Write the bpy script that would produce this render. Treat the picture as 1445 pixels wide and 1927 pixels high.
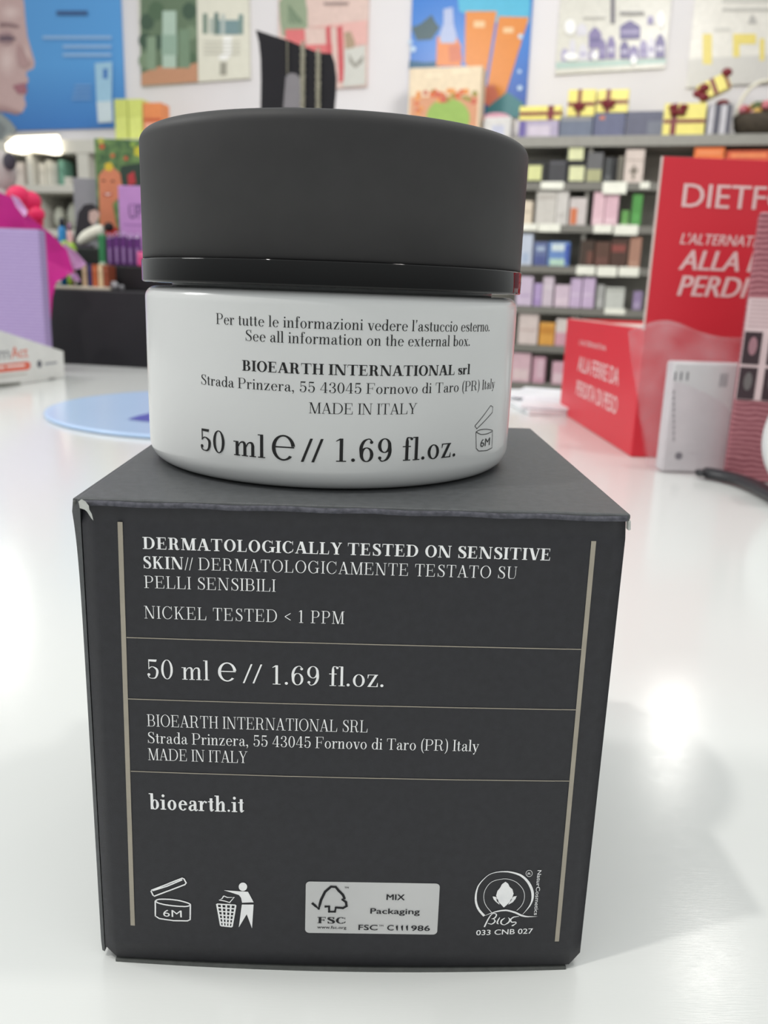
import bpy, bmesh, math, random
from mathutils import Vector, Matrix

# ------------------------------------------------------------------ camera, world, lamps, exposure
for o in list(bpy.data.objects):
    bpy.data.objects.remove(o)
SC = bpy.context.scene
COL = SC.collection
MM = 0.001                                   # everything below is written in millimetres
random.seed(7)

FPX = 1604.66                                # focal length in pixels of the 1445 x 1927 frame
CAM = Vector((1.02, -97.2, 88.92))           # counter top is z = 0, front of the carton is y = 0
RIGHT = Vector((0.99929682, -0.01464243, 0.03451774))
UP = Vector((-0.02975413, 0.25051151, 0.96765628))
FWD = Vector((0.02281593, 0.96800288, -0.24989968))

cam = bpy.data.cameras.new('camera')
cam.sensor_fit = 'HORIZONTAL'
cam.sensor_width = 36.0
cam.lens = FPX / 1445 * 36
cam.clip_start = 0.005
cam.clip_end = 60
cam.dof.use_dof = True
cam.dof.focus_distance = 0.108
cam.dof.aperture_fstop = 54
camo = bpy.data.objects.new('camera', cam)
camo.matrix_world = Matrix((
    (RIGHT.x, UP.x, -FWD.x, CAM.x * MM), (RIGHT.y, UP.y, -FWD.y, CAM.y * MM),
    (RIGHT.z, UP.z, -FWD.z, CAM.z * MM), (0, 0, 0, 1)))
COL.objects.link(camo)
SC.camera = camo

SC.view_settings.view_transform = 'Standard'
SC.view_settings.look = 'None'
SC.view_settings.gamma = 1
SC.view_settings.use_curve_mapping = False
SC.view_settings.exposure = 0.0

W = bpy.data.worlds.new('shop_light')
SC.world = W
W.use_nodes = True
nt = W.node_tree
bg = nt.nodes['Background']
tc = nt.nodes.new('ShaderNodeTexCoord')
sx = nt.nodes.new('ShaderNodeSeparateXYZ')
mr = nt.nodes.new('ShaderNodeMapRange')
mr.inputs[1].default_value = -0.25
mr.inputs[2].default_value = 0.75
mr.inputs[3].default_value = 0.33
mr.inputs[4].default_value = 0.88
nt.links.new(tc.outputs['Generated'], sx.inputs[0])
nt.links.new(sx.outputs[2], mr.inputs[0])
bg.inputs[0].default_value = (0.97, 1.0, 0.985, 1)
nt.links.new(mr.outputs[0], bg.inputs[1])


def lamp(name, x, y, z, power, size, aim=(0, 40, 40), col=(1, 0.97, 0.92)):
    d = bpy.data.lights.new(name, 'AREA')
    d.shape = 'DISK'
    d.size = size
    d.energy = power
    d.color = col
    o = bpy.data.objects.new(name, d)
    o.location = (x * MM, y * MM, z * MM)
    v = Vector(aim) - Vector((x, y, z))
    o.rotation_euler = v.to_track_quat('-Z', 'Y').to_euler()
    COL.objects.link(o)


lamp('ceiling_lamp', -745, -285, 1700, 8.0, 0.06)
lamp('ceiling_lamp', 611, 80, 1700, 4.0, 0.12)
lamp('added_side_light', -1500, 350, 1150, 9.0, 0.45, aim=(150, 450, 40), col=(1, 0.99, 0.97))  # unseen lamp added to brighten the red display's side panel
lamp('ceiling_lamp', 1320, 3139, 1700, 1.6, 0.14)
lamp('ceiling_lamp', 984, 1852, 1700, 0.9, 0.12)
lamp('ceiling_lamp', -1913, 4228, 1700, 1.6, 0.16)
lamp('ceiling_lamp', -900, 2300, 1750, 24, 0.5, aim=(-900, 5200, 500))
lamp('ceiling_lamp', 700, 2300, 1750, 24, 0.5, aim=(700, 4600, 500))

# ------------------------------------------------------------------ helpers


def lin(c):
    c = c / 255.0
    return c / 12.92 if c <= 0.04045 else ((c + 0.055) / 1.055) ** 2.4


MATS = {}


def mat(rgb, rough=0.5, spec=0.4, metal=0.0, noise=0.06, scale=40, coat=0.0, bump=0.0, emit=0.0):
    key = (rgb, rough, spec, metal, noise, scale, coat, bump, emit)
    if key in MATS:
        return MATS[key]
    m = bpy.data.materials.new('paint_%d_%d_%d' % rgb)
    m.use_nodes = True
    n = m.node_tree
    b = n.nodes['Principled BSDF']
    c = [lin(v) for v in rgb]
    b.inputs['Roughness'].default_value = rough
    b.inputs['Metallic'].default_value = metal
    b.inputs['Specular IOR Level'].default_value = spec
    b.inputs['Coat Weight'].default_value = coat
    b.inputs['Coat Roughness'].default_value = 0.08
    t = n.nodes.new('ShaderNodeTexCoord')
    nz = n.nodes.new('ShaderNodeTexNoise')
    nz.inputs['Scale'].default_value = scale
    nz.inputs['Detail'].default_value = 4
    n.links.new(t.outputs['Object'], nz.inputs['Vector'])
    rp = n.nodes.new('ShaderNodeValToRGB')
    rp.color_ramp.elements[0].position = 0.3
    rp.color_ramp.elements[1].position = 0.7
    rp.color_ramp.elements[0].color = [max(0, v * (1 - noise)) for v in c] + [1]
    rp.color_ramp.elements[1].color = [min(1, v * (1 + noise)) for v in c] + [1]
    n.links.new(nz.outputs['Fac'], rp.inputs[0])
    n.links.new(rp.outputs[0], b.inputs['Base Color'])
    if bump:
        bp = n.nodes.new('ShaderNodeBump')
        bp.inputs['Strength'].default_value = bump
        bp.inputs['Distance'].default_value = 0.0002
        nb = n.nodes.new('ShaderNodeTexNoise')
        nb.inputs['Scale'].default_value = scale * 12
        nb.inputs['Detail'].default_value = 3
        n.links.new(t.outputs['Object'], nb.inputs['Vector'])
        n.links.new(nb.outputs['Fac'], bp.inputs['Height'])
        n.links.new(bp.outputs[0], b.inputs['Normal'])
    if emit:
        b.inputs['Emission Color'].default_value = c + [1]
        b.inputs['Emission Strength'].default_value = emit
    MATS[key] = m
    return m


def ray(px, py):
    return RIGHT * ((px - 722.5) / FPX) - UP * ((py - 963.5) / FPX) + FWD


class Plane:
    """A real plane in the shop: origin, horizontal axis, vertical axis and outward normal (towards the counter)."""

    def __init__(s, o, ux, uz=(0, 0, 1)):
        s.o, s.ux, s.uz = Vector(o), Vector(ux).normalized(), Vector(uz).normalized()
        s.n = s.ux.cross(s.uz).normalized()

    def hit(s, px, py, off=0.0):
        d = ray(px, py)
        p0 = s.o + s.n * off
        t = (p0 - CAM).dot(s.n) / d.dot(s.n)
        q = CAM + d * t - s.o
        return q.dot(s.ux), q.dot(s.uz)

    def at(s, u, v, w=0.0):
        return s.o + s.ux * u + s.uz * v + s.n * w


def facing(y, x=0, z=0):
    return Plane((x, y, z), (1, 0, 0))


def ground(px, py, z=0.0):
    d = ray(px, py)
    return CAM + d * ((z - CAM.z) / d.z)


def onto(px, py, y):
    d = ray(px, py)
    return CAM + d * ((y - CAM.y) / d.y)


class MB:
    """Collects shapes (mm, world) and links them as ONE mesh object."""

    def __init__(s):
        s.v, s.f, s.m, s.mats, s.sm = [], [], [], [], []

    def mi(s, m):
        if m not in s.mats:
            s.mats.append(m)
        return s.mats.index(m)

    def add(s, vs, fs, m, smooth=False):
        b = len(s.v)
        k = s.mi(m)
        s.v += [Vector(v) for v in vs]
        for f in fs:
            s.f.append([b + i for i in f])
            s.m.append(k)
            s.sm.append(smooth)
        return s

    def bm(s, bmm, m, smooth=False):
        bmm.verts.index_update()
        s.add([v.co.copy() for v in bmm.verts], [[v.index for v in f.verts] for f in bmm.faces], m, smooth)
        bmm.free()
        return s

    def box(s, x0, x1, y0, y1, z0, z1, m, bev=0.0, seg=2, plane=None, smooth=False):
        b = bmesh.new()
        bmesh.ops.create_cube(b, size=1)
        for v in b.verts:
            v.co = Vector(((x0 + x1) / 2 + v.co.x * (x1 - x0), (y0 + y1) / 2 + v.co.y * (y1 - y0), (z0 + z1) / 2 + v.co.z * (z1 - z0)))
        if bev:
            bmesh.ops.bevel(b, geom=list(b.edges), offset=bev, segments=seg, affect='EDGES', profile=0.5)
        if plane:                                # x -> along, y -> out of the plane, z -> up
            for v in b.verts:
                v.co = plane.at(v.co.x, v.co.z, v.co.y)
            if True:
                bmesh.ops.reverse_faces(b, faces=list(b.faces))
        bmesh.ops.recalc_face_normals(b, faces=list(b.faces))
        return s.bm(b, m, smooth)

    def rbox(s, c, size, rot, m, bev=0.0, seg=2):
        b = bmesh.new()
        bmesh.ops.create_cube(b, size=1)
        for v in b.verts:
            v.co = Vector((v.co.x * size[0], v.co.y * size[1], v.co.z * size[2]))
        if bev:
            bmesh.ops.bevel(b, geom=list(b.edges), offset=bev, segments=seg, affect='EDGES', profile=0.5)
        R = Matrix.Rotation(rot[2], 3, 'Z') @ Matrix.Rotation(rot[1], 3, 'Y') @ Matrix.Rotation(rot[0], 3, 'X')
        for v in b.verts:
            v.co = R @ v.co + Vector(c)
        return s.bm(b, m)

    def lathe(s, prof, cx, cy, z0, m, seg=96, smooth=True):
        vs, fs = [], []
        n = len(prof)
        for i in range(seg):
            a = 2 * math.pi * i / seg
            for r, z in prof:
                vs.append((cx + r * math.cos(a), cy + r * math.sin(a), z0 + z))
        for i in range(seg):
            j = (i + 1) % seg
            for k in range(n - 1):
                fs.append([i * n + k, j * n + k, j * n + k + 1, i * n + k + 1])
        return s.add(vs, fs, m, smooth)

    def tube(s, pts, r, m, seg=10, flat=1.0, caps=True):
        pts = [Vector(p) for p in pts]
        vs, fs = [], []
        up = Vector((0, 0, 1))
        for i, p in enumerate(pts):
            t = (pts[min(i + 1, len(pts) - 1)] - pts[max(i - 1, 0)]).normalized()
            a = t.cross(up)
            a = a.normalized() if a.length > 1e-4 else Vector((1, 0, 0))
            b = a.cross(t).normalized()
            rr = r[i] if isinstance(r, (list, tuple)) else r
            for k in range(seg):
                th = 2 * math.pi * k / seg
                vs.append(p + a * (rr * math.cos(th)) + b * (rr * flat * math.sin(th)))
        for i in range(len(pts) - 1):
            for k in range(seg):
                l = (k + 1) % seg
                fs.append([i * seg + k, i * seg + l, (i + 1) * seg + l, (i + 1) * seg + k])
        if caps:
            fs.append(list(range(seg))[::-1])
            fs.append([(len(pts) - 1) * seg + k for k in range(seg)])
        return s.add(vs, fs, m, True)

    def ball(s, c, r, m, seg=20, rings=12):
        b = bmesh.new()
        bmesh.ops.create_uvsphere(b, u_segments=seg, v_segments=rings, radius=1)
        rr = r if isinstance(r, (tuple, list)) else (r, r, r)
        for v in b.verts:
            v.co = Vector((v.co.x * rr[0] + c[0], v.co.y * rr[1] + c[1], v.co.z * rr[2] + c[2]))
        return s.bm(b, m, True)

    def prism(s, poly, plane, w0, w1, m):
        """2D outline in a plane given real thickness."""
        b = bmesh.new()
        f = b.faces.new([b.verts.new(plane.at(u, v, w0)) for u, v in poly])
        r = bmesh.ops.extrude_face_region(b, geom=[f])
        for g in r['geom']:
            if isinstance(g, bmesh.types.BMVert):
                g.co += plane.n * (w1 - w0)
        bmesh.ops.recalc_face_normals(b, faces=list(b.faces))
        bmesh.ops.triangulate(b, faces=[f for f in b.faces if len(f.verts) > 4])
        return s.bm(b, m)

    def flat(s, poly, plane, w, m):
        """Print lying on a surface."""
        return s.flatmap(poly, lambda u, v: plane.at(u, v, w), m)

    def flatmap(s, poly, fn, m):
        b = bmesh.new()
        f = b.faces.new([b.verts.new((u, v, 0)) for u, v in poly])
        if len(poly) > 4:
            bmesh.ops.triangulate(b, faces=[f])
        for v in b.verts:
            v.co = fn(v.co.x, v.co.y)
        f0 = b.faces[:][0]                       # each piece of print sits a hair above the one before it
        f0.normal_update()
        nn = f0.normal.copy()
        if nn.dot(CAM - f0.verts[0].co) < 0:
            nn.negate()
        s.k = (getattr(s, 'k', 0) + 1) % 6
        for v in b.verts:
            v.co += nn * (0.004 * s.k)
        return s.bm(b, m)

    def build(s, name, parent=None):
        me = bpy.data.meshes.new(name)
        base = parent_base(parent) if parent else Vector((0, 0, 0))
        me.from_pydata([tuple((v - base) * MM) for v in s.v], [], s.f)
        for m in s.mats:
            me.materials.append(m)
        me.polygons.foreach_set('material_index', s.m)
        me.polygons.foreach_set('use_smooth', s.sm)
        me.update()
        o = bpy.data.objects.new(name, me)
        COL.objects.link(o)
        if parent:
            o.parent = parent
            o['_base'] = list(base)
        return o


def parent_base(p):
    return Vector(p['_base']) if '_base' in p else Vector((0, 0, 0))


def thing(name, label, cat, base, group=None):
    o = bpy.data.objects.new(name, None)
    o.empty_display_size = 0.01
    o.location = Vector(base) * MM
    o['_base'] = list(base)
    COL.objects.link(o)
    return tag(o, label, cat, group)


def tag(o, label, cat, group=None):
    o['label'] = label
    o['category'] = cat
    if group:
        o['group'] = group
    return o


def struct(o):
    o['kind'] = 'structure'
    return o


# ------------------------------------------------------------------ a high-contrast serif letter set drawn stroke by stroke


def catmull(pts, n=7):
    out = []
    for i in range(len(pts) - 1):
        p0, p1, p2, p3 = pts[max(i - 1, 0)], pts[i], pts[i + 1], pts[min(i + 2, len(pts) - 1)]
        for k in range(n):
            t = k / n
            out.append(tuple(0.5 * ((2 * b) + (c - a) * t + (2 * a - 5 * b + 4 * c - d) * t * t + (3 * b - a - 3 * c + d) * t ** 3)
                             for a, b, c, d in zip(p0, p1, p2, p3)))
    out.append(tuple(pts[-1]))
    return out


def ribbon(pts, wfn):
    """Quads along a polyline of (x, y, w)."""
    L, R = [], []
    for i, p in enumerate(pts):
        a, b = pts[max(i - 1, 0)], pts[min(i + 1, len(pts) - 1)]
        dx, dy = b[0] - a[0], b[1] - a[1]
        l = math.hypot(dx, dy) or 1
        h = wfn(p[2]) / 2
        L.append((p[0] - dy / l * h, p[1] + dx / l * h))
        R.append((p[0] + dy / l * h, p[1] - dx / l * h))
    return [[L[i], R[i], R[i + 1], L[i + 1]] for i in range(len(pts) - 1)]


def disc(cx, cy, r, n=18, ry=None):
    ry = ry or r
    return [(cx + r * math.cos(2 * math.pi * i / n), cy + ry * math.sin(2 * math.pi * i / n)) for i in range(n)]


def glyph(ch, S, T):
    P = []
    CT, XT = 700 - T, 450 - T

    def v(x, y0=0, y1=700, w=None):
        w = S if w is None else w
        P.append([(x, y0), (x + w, y0), (x + w, y1), (x, y1)])

    def h(x0, x1, y):
        P.append([(x0, y), (x1, y), (x1, y + T), (x0, y + T)])

    def d(x0, y0, x1, y1, w):
        P.append([(x0, y0), (x0 + w, y0), (x1 + w, y1), (x1, y1)])

    def tri(*p):
        P.append(list(p))

    def ring(cx, cy, rx, ry, a0=0, a1=360):
        n = 14 if a1 - a0 < 200 else 26
        for i in range(n):
            a, b = math.radians(a0 + (a1 - a0) * i / n), math.radians(a0 + (a1 - a0) * (i + 1) / n)
            P.append([(cx + rx * math.cos(a), cy + ry * math.sin(a)), (cx + rx * math.cos(b), cy + ry * math.sin(b)),
                      (cx + (rx - S) * math.cos(b), cy + (ry - T) * math.sin(b)), (cx + (rx - S) * math.cos(a), cy + (ry - T) * math.sin(a))])

    def pen(pts):
        P.extend(ribbon(catmull([tuple(map(float, p)) for p in pts], 5), lambda w: T + (S - T) * max(0, w)))

    def ball(x, y, r):
        P.append(disc(x, y, r, 12))

    def ft(x, l=72):
        h(x - l, x + S + l, 0)

    def hd(x, l=72):
        h(x - l, x + S + l, CT)

    def arch(x0, x1):
        pen([(x0 + S, 300, 0), (x0 + S + 45, 395, .1), (x0 + S + 110, 437, .25), (x1 + S * .2, 420, .7), (x1 + S / 2, 340, 1), (x1 + S / 2, 250, 1)])
        v(x1, 0, 300)
        ft(x1, 55)

    A = 500
    if ch == 'A':
        d(55, 0, 285, 700, T * 1.5); d(470, 0, 255, 700, S * 1.15); h(140, 500, 210); h(0, 190, 0); h(400, 470 + S + 130, 0); A = 560 + S
    elif ch == 'B':
        v(80); h(0, 340, CT); h(80, 350, 345); h(0, 360, 0); ring(330, 523, 190, 178, -90, 90); ring(350, 184, 215, 184, -90, 90); A = 620
    elif ch in 'CG':
        ring(350, 350, 320, 362, 48, 312); tri((575, 700), (612, 700), (612, 470), (600, 470))
        tri((555, 610), (575, 640), (612, 520), (600, 500))
        if ch == 'C':
            pen([(550, 85, .3), (600, 150, .05), (622, 240, 0)]); A = 690
        else:
            v(540, 30, 300); h(450, 540 + S + 80, 290); A = 740
    elif ch == 'D':
        v(80); h(0, 340, 0); h(0, 340, CT); ring(330, 350, 340, 350, -90, 90); A = 720
    elif ch in 'EF':
        v(80); h(0, 520, CT); h(80, 385, 345); tri((520, 700), (480, 700), (505, 520), (520, 520)); v(385, 260, 450, T)
        if ch == 'E':
            h(0, 540, 0); tri((540, 0), (490, 0), (540, 200), (555, 200)); A = 610
        else:
            h(0, 270, 0); A = 560
    elif ch == 'H':
        v(80); v(480); [f(x) for f in (ft, hd) for x in (80, 480)]; h(80, 480, 345); A = 560 + S
    elif ch == 'I':
        v(80); ft(80); hd(80); A = 160 + S
    elif ch == 'K':
        v(80); ft(80); hd(80); d(150, 280, 510, 700, T * 1.7); d(470, 0, 230, 400, S * 1.1); h(420, 690, 0); h(410, 640, CT); A = 690
    elif ch == 'L':
        v(80); hd(80); h(0, 520, 0); tri((520, 0), (460, 0), (525, 230), (540, 230)); A = 570
    elif ch == 'M':
        v(90, 0, 700, T * 1.3); d(350, 0, 90, 700, S * 1.1); d(350 + S * .6, 0, 620, 700, T * 1.4); v(620); h(10, 200, 0); h(10, 190, CT); ft(620); h(620, 700 + S, CT); A = 710 + S
    elif ch == 'N':
        v(90, 0, 700, T * 1.3); d(490, 0, 70, 700, S * 1.15); v(490 + S * 1.15 - T, 0, 700, T * 1.3); h(10, 200, 0); h(0, 180, CT); h(410 + S, 600 + S, CT); A = 620 + S
    elif ch == 'O':
        ring(355, 350, 325, 362); A = 710
    elif ch in 'PR':
        v(80); h(0, 270, 0); h(0, 330, CT); h(80, 330, 318); ring(325, 509, 210, 191, -90, 90); A = 580
        if ch == 'R':
            pen([(320, 335, 0), (415, 290, .8), (450, 170, 1), (490, 50, .9), (560, 15, 0), (620, 70, 0)]); A = 670
    elif ch == 'S':
        pen([(425, 530, 0), (380, 655, .1), (270, 700 - T / 2, 0), (140, 630, .6), (130, 500, 1), (260, 390, 1.1), (400, 290, 1.1), (440, 160, 1), (385, 40, .3), (260, T / 2, 0), (130, 60, .1), (75, 200, 0)])
        v(420, 510, 700, T); v(65, 0, 210, T); A = 520
    elif ch == 'T':
        v(255); ft(255); h(20, 490 + S, CT); tri((20, 700), (20, 500), (32, 500), (60, 700)); tri((490 + S, 700), (490 + S, 500), (478 + S, 500), (450 + S, 700)); A = 520 + S
    elif ch == 'U':
        v(80, 200, 700); hd(80); pen([(80 + S / 2, 220, 1), (100 + S / 2, 90, .9), (190, 15, .3), (320, T / 2, 0), (460, 40, 0), (530, 210, 0)]); v(518, 200, 700, T * 1.2); h(440, 610, CT); A = 630
    elif ch == 'V':
        d(270, 0, 50, 700, S * 1.15); d(270 + S * .7, 0, 540, 700, T * 1.4); h(0, 230, CT); h(450, 640, CT); A = 640
    elif ch == 'Y':
        d(270, 300, 60, 700, S * 1.1); d(270 + S * .6, 300, 540, 700, T * 1.4); v(270, 0, 330); ft(270); h(0, 230, CT); h(450, 640, CT); A = 640
    elif ch == '0':
        ring(245, 350, 205, 360); A = 490
    elif ch == '1':
        v(180, 0, 700); ft(180, 90); tri((180, 700), (180, 650), (80, 605), (80, 625)); A = 360 + S
    elif ch == '3':
        pen([(95, 560, .3), (150, 665, .1), (245, 700 - T / 2, 0), (360, 620, .8), (350, 450, .8), (230, 365, 0)]); pen([(210, 365, 0), (350, 315, .5), (410, 190, 1), (350, 45, .5), (230, T / 2, 0), (120, 40, .1), (80, 140, .3)])
        ball(105, 555, 50); ball(100, 145, 52); A = 485
    elif ch == '4':
        v(290, 0, 700); ft(290, 70); h(20, 460, 175); d(25, 190, 280, 700, T * 1.4); A = 490
    elif ch == '5':
        v(100, 340, 690, T * 1.2); P.append([(100, 700), (400, 700), (370, 615), (100, 630)])
        pen([(105, 350, 0), (180, 420, .1), (260, 432, .1), (385, 350, .9), (405, 210, 1), (340, 45, .5), (215, T / 2, 0), (110, 50, .1), (85, 140, .3)]); ball(105, 145, 52); A = 485
    elif ch in '69':
        n0 = len(P)
        ring(255, 215, 190, 223)
        pen([(395, 600, .1), (350, 675, .1), (280, 700 - T / 2, 0), (170, 610, .7), (100, 430, 1), (65 + S / 2, 220, 1)]); ball(385, 590, 48); A = 500
        if ch == '9':
            for i in range(n0, len(P)):
                P[i] = [(500 - x, 700 - y) for x, y in P[i]]
    elif ch == 'a':
        pen([(95, 330, .3), (125, 415, .1), (205, 450 - T / 2, 0), (290, 400, .7), (310, 300, 1), (310, 100, 1), (335, 25, .6), (385, 15, 0), (430, 70, 0)])
        pen([(310, 265, 0), (150, 225, .4), (80, 120, 1), (115, 30, .6), (190, T / 2, .1), (300, 80, 0)]); ball(105, 335, 42); A = 440
    elif ch == 'b':
        v(70, 0, 720); h(0, 70, 720 - T); ring(255, 220, 185, 232); A = 480
    elif ch == 'c':
        ring(235, 220, 195, 232, 55, 318); ball(345, 355, 44); A = 410
    elif ch == 'd':
        ring(225, 220, 190, 232); v(415 - S, 0, 720); h(300 - S / 2, 415 - S, 720 - T); h(415, 470, 0); A = 480
    elif ch == 'e':
        ring(235, 220, 195, 232, 5, 322); h(50, 425, 240); A = 445
    elif ch == 'f':
        v(105, 0, 590); pen([(105 + S / 2, 580, 1), (155, 690, .3), (225, 720 - T / 2, 0), (285, 690, .2)]); ball(285, 665, 42); h(20, 270, XT); ft(105, 65); A = 310
    elif ch == 'h':
        v(70, 0, 720); h(0, 70, 720 - T); ft(70, 55); arch(70, 320); A = 405 + S
    elif ch == 'i':
        v(75, 0, 450); h(5, 75, XT); ft(75, 62); ball(75 + S / 2, 625, max(50, S * .55)); A = 150 + S
    elif ch == 'l':
        v(75, 0, 720); h(5, 75, 720 - T); ft(75, 62); A = 150 + S
    elif ch == 'm':
        v(70, 0, 450); h(0, 70, XT); ft(70, 55); arch(70, 320); arch(320, 570); A = 655 + S
    elif ch == 'n':
        v(70, 0, 450); h(0, 70, XT); ft(70, 55); arch(70, 320); A = 405 + S
    elif ch == 'o':
        ring(235, 220, 195, 232); A = 470
    elif ch == 'r':
        v(70, 0, 450); h(0, 70, XT); ft(70, 60); pen([(70 + S, 290, 0), (110 + S, 400, .1), (190 + S, 445, .2)]); ball(220 + S, 400, 46); A = 280 + S
    elif ch == 's':
        pen([(305, 330, 0), (275, 420, .1), (190, 450 - T / 2, 0), (100, 400, .6), (105, 310, 1), (200, 245, 1), (300, 185, 1), (325, 90, .9), (275, 18, .2), (190, T / 2, 0), (95, 50, 0), (62, 140, 0)])
        v(300, 320, 450, T); v(55, 0, 145, T); A = 380
    elif ch == 't':
        v(90, 80, 590); h(15, 250, XT); pen([(90 + S / 2, 90, 1), (105 + S / 2, 30, .7), (195, T / 2, 0), (265, 90, 0)]); A = 290
    elif ch == 'u':
        v(65, 110, 450); h(0, 65, XT); pen([(65 + S / 2, 130, 1), (85 + S / 2, 40, .8), (180, 12, .1), (270, 50, 0), (320, 130, 0)]); v(320, 0, 450); h(250, 320, XT); h(320 + S, 375 + S, 0); A = 390 + S
    elif ch == 'v':
        d(190, 0, 45, 450, S * 1.1); d(190 + S * .6, 0, 370, 450, T * 1.4); h(0, 190, XT); h(300, 440, XT); A = 430
    elif ch == 'x':
        d(290, 0, 50, 450, S * 1.1); d(50, 0, 350, 450, T * 1.4); h(0, 160, 0); h(0, 190, XT); h(240, 440, 0); h(290, 430, XT); A = 440
    elif ch == 'y':
        d(195, 0, 45, 450, S * 1.1); d(140, -170, 380, 450, T * 1.4); h(0, 190, XT); h(300, 440, XT); ball(125, -165, 42); A = 430
    elif ch == 'z':
        h(40, 380, 0); h(40, 380, XT); d(40, 0, 375 - S * 1.1, 450, S * 1.1); tri((40, 450), (40, 310), (52, 310), (90, 450)); tri((380, 0), (380, 150), (368, 150), (330, 0)); A = 420
    elif ch == '@':                              # the estimated sign
        ring(340, 330, 330, 340, 8, 318); P.append([(95, 330), (645, 330), (645, 365), (95, 365)]); A = 700
    elif ch == '.':
        ball(85, 52, 52); A = 185
    elif ch == ',':
        ball(85, 52, 52); pen([(125, 50, .3), (120, -50, .2), (60, -130, 0)]); A = 185
    elif ch == "'":
        P.append([(60, 720), (130, 720), (85, 520), (65, 520)]); ball(92, 680, 42); A = 170
    elif ch == '(':
        pen([(220, 760, 0), (110, 560, .6), (85, 290, .9), (110, 20, .6), (220, -180, 0)]); A = 260
    elif ch == ')':
        pen([(40, 760, 0), (150, 560, .6), (175, 290, .9), (150, 20, .6), (40, -180, 0)]); A = 260
    elif ch == '/':
        d(0, -40, 190, 700, T * 1.9); A = 200
    elif ch == '<':
        d(60, 300, 420, 120, T); d(60, 300, 420, 480, T)
        P[-2:] = [[(60, 300), (420, 110), (420, 110 + T * 2), (60, 300 + T * 2)], [(60, 300), (420, 490), (420, 490 + T * 2), (60, 300 + T * 2)]]; A = 480
    elif ch == ' ':
        A = 230
    return P, A


def serif_line(txt, x0, x1, z, cap, fn, m, bold=0, S=None, T=None, mb=None, kf=0.965, kmax=1.12):
    """A line of serif print from x0 to x1 (mm) with its baseline at z; '*' switches bold on and off."""
    mb = mb or MB()
    s = cap / 700.0
    items, b = [], bold
    for ch in txt:
        if ch == '*':
            b = not b
            continue
        SS, TT = (S or 140, T or 34) if b else (S or 82, T or 22)
        items.append(glyph(ch, SS, TT))
    nat = sum(a for _, a in items) * s
    kx = (x1 - x0) / nat
    kx = min(kmax, max(0.66, kx * kf))
    track = ((x1 - x0) - nat * kx) / max(1, len(items) - 1)
    x = x0
    for polys, a in items:
        for p in polys:
            mb.flatmap([(x + px * s * kx, z + py * s) for px, py in p], fn, m)
        x += a * s * kx + track
    return mb


TXT_CACHE = {}


def sans_polys(txt, bold=0.0, shear=0.0):
    key = (txt, bold, shear)
    if key in TXT_CACHE:
        return TXT_CACHE[key]
    c = bpy.data.curves.new('lettering', 'FONT')
    c.body = txt
    c.size = 1
    c.resolution_u = 3
    c.offset = bold
    c.shear = shear
    o = bpy.data.objects.new('lettering', c)
    COL.objects.link(o)
    dg = bpy.context.evaluated_depsgraph_get()
    dg.update()
    me = bpy.data.meshes.new_from_object(o.evaluated_get(dg))
    vs = [(v.co.x, v.co.y) for v in me.vertices]
    fs = [list(p.vertices) for p in me.polygons]
    bpy.data.objects.remove(o)
    bpy.data.curves.remove(c)
    bpy.data.meshes.remove(me)
    TXT_CACHE[key] = (vs, fs)
    return vs, fs


def sans_line(mb, txt, x0, x1, z, cap, fn, m, bold=0.0, shear=0.0, slope=0.0):
    vs, fs = sans_polys(txt, 0.0, shear)
    cv, _ = sans_polys('H', 0.0, 0)
    ch = max(y for _, y in cv)
    a, b = min(x for x, _ in vs), max(x for x, _ in vs)
    d = bold * cap * 1.2                         # heavier letters: printed over again a little to each side
    kx = (x1 - x0 - 2 * d) / (b - a)
    ky = cap / ch
    for i, dx in enumerate((0.0, -d, d) if bold else (0.0,)):
        pts = [fn(x0 + d + dx + (x - a) * kx, z + y * ky + slope * (x - a) * kx) for x, y in vs]
        mb.add([p + (CAM - p).normalized() * 0.004 * i for p in pts], fs, m)
    return mb


def pline(mb, pts, w, fn, m, smooth=0):
    """Drawn line of a pictogram."""
    q = [(p[0], p[1], p[2] if len(p) > 2 else 1.0) for p in pts]
    if smooth:
        q = catmull(q, smooth)
    corners = q[1:-1]
    fine = [q[0]]
    for a, b in zip(q, q[1:]):                   # short pieces, so the line follows a curved wall
        k = max(1, int(math.hypot(b[0] - a[0], b[1] - a[1]) / 0.5))
        fine += [tuple(a[i] + (b[i] - a[i]) * j / k for i in range(3)) for j in range(1, k + 1)]
    q = fine
    for p in ribbon(q, lambda k: w * k):
        mb.flatmap(p, fn, m)
    if not smooth:
        for p in corners:
            mb.flatmap(disc(p[0], p[1], w / 2, 8), fn, m)
    return mb


# ------------------------------------------------------------------ materials used more than once
M_LID = mat((54, 53, 54), 0.55, 0.35, noise=0.05, scale=300)
M_BAND = mat((8, 8, 9), 0.05, 0.3, noise=0.0)
M_JAR = mat((214, 215, 215), 0.16, 0.5, noise=0.01)
M_NECK = mat((170, 172, 172), 0.3, 0.5)
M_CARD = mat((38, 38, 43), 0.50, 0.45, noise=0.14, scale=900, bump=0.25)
M_CARD_LIT = mat((80, 82, 84), 0.42, 0.5, noise=0.14, scale=900, bump=0.3)  # carton black, lightened to stand in for the grazing reflection
M_WORN = mat((86, 86, 94), 0.7, 0.2, noise=0.35, scale=1500)
M_PAPER = mat((196, 198, 194), 0.8, 0.2, noise=0.1, scale=900)
M_GREYEDGE = mat((92, 94, 92), 0.7, 0.3, noise=0.12, scale=900)
M_WHITEINK = mat((250, 250, 252), 0.6, 0.3, noise=0.05, scale=800)
M_BLACKINK = mat((12, 12, 14), 0.45, 0.4)
M_BOXINK = mat((28, 28, 32), 0.6, 0.3)
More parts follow.
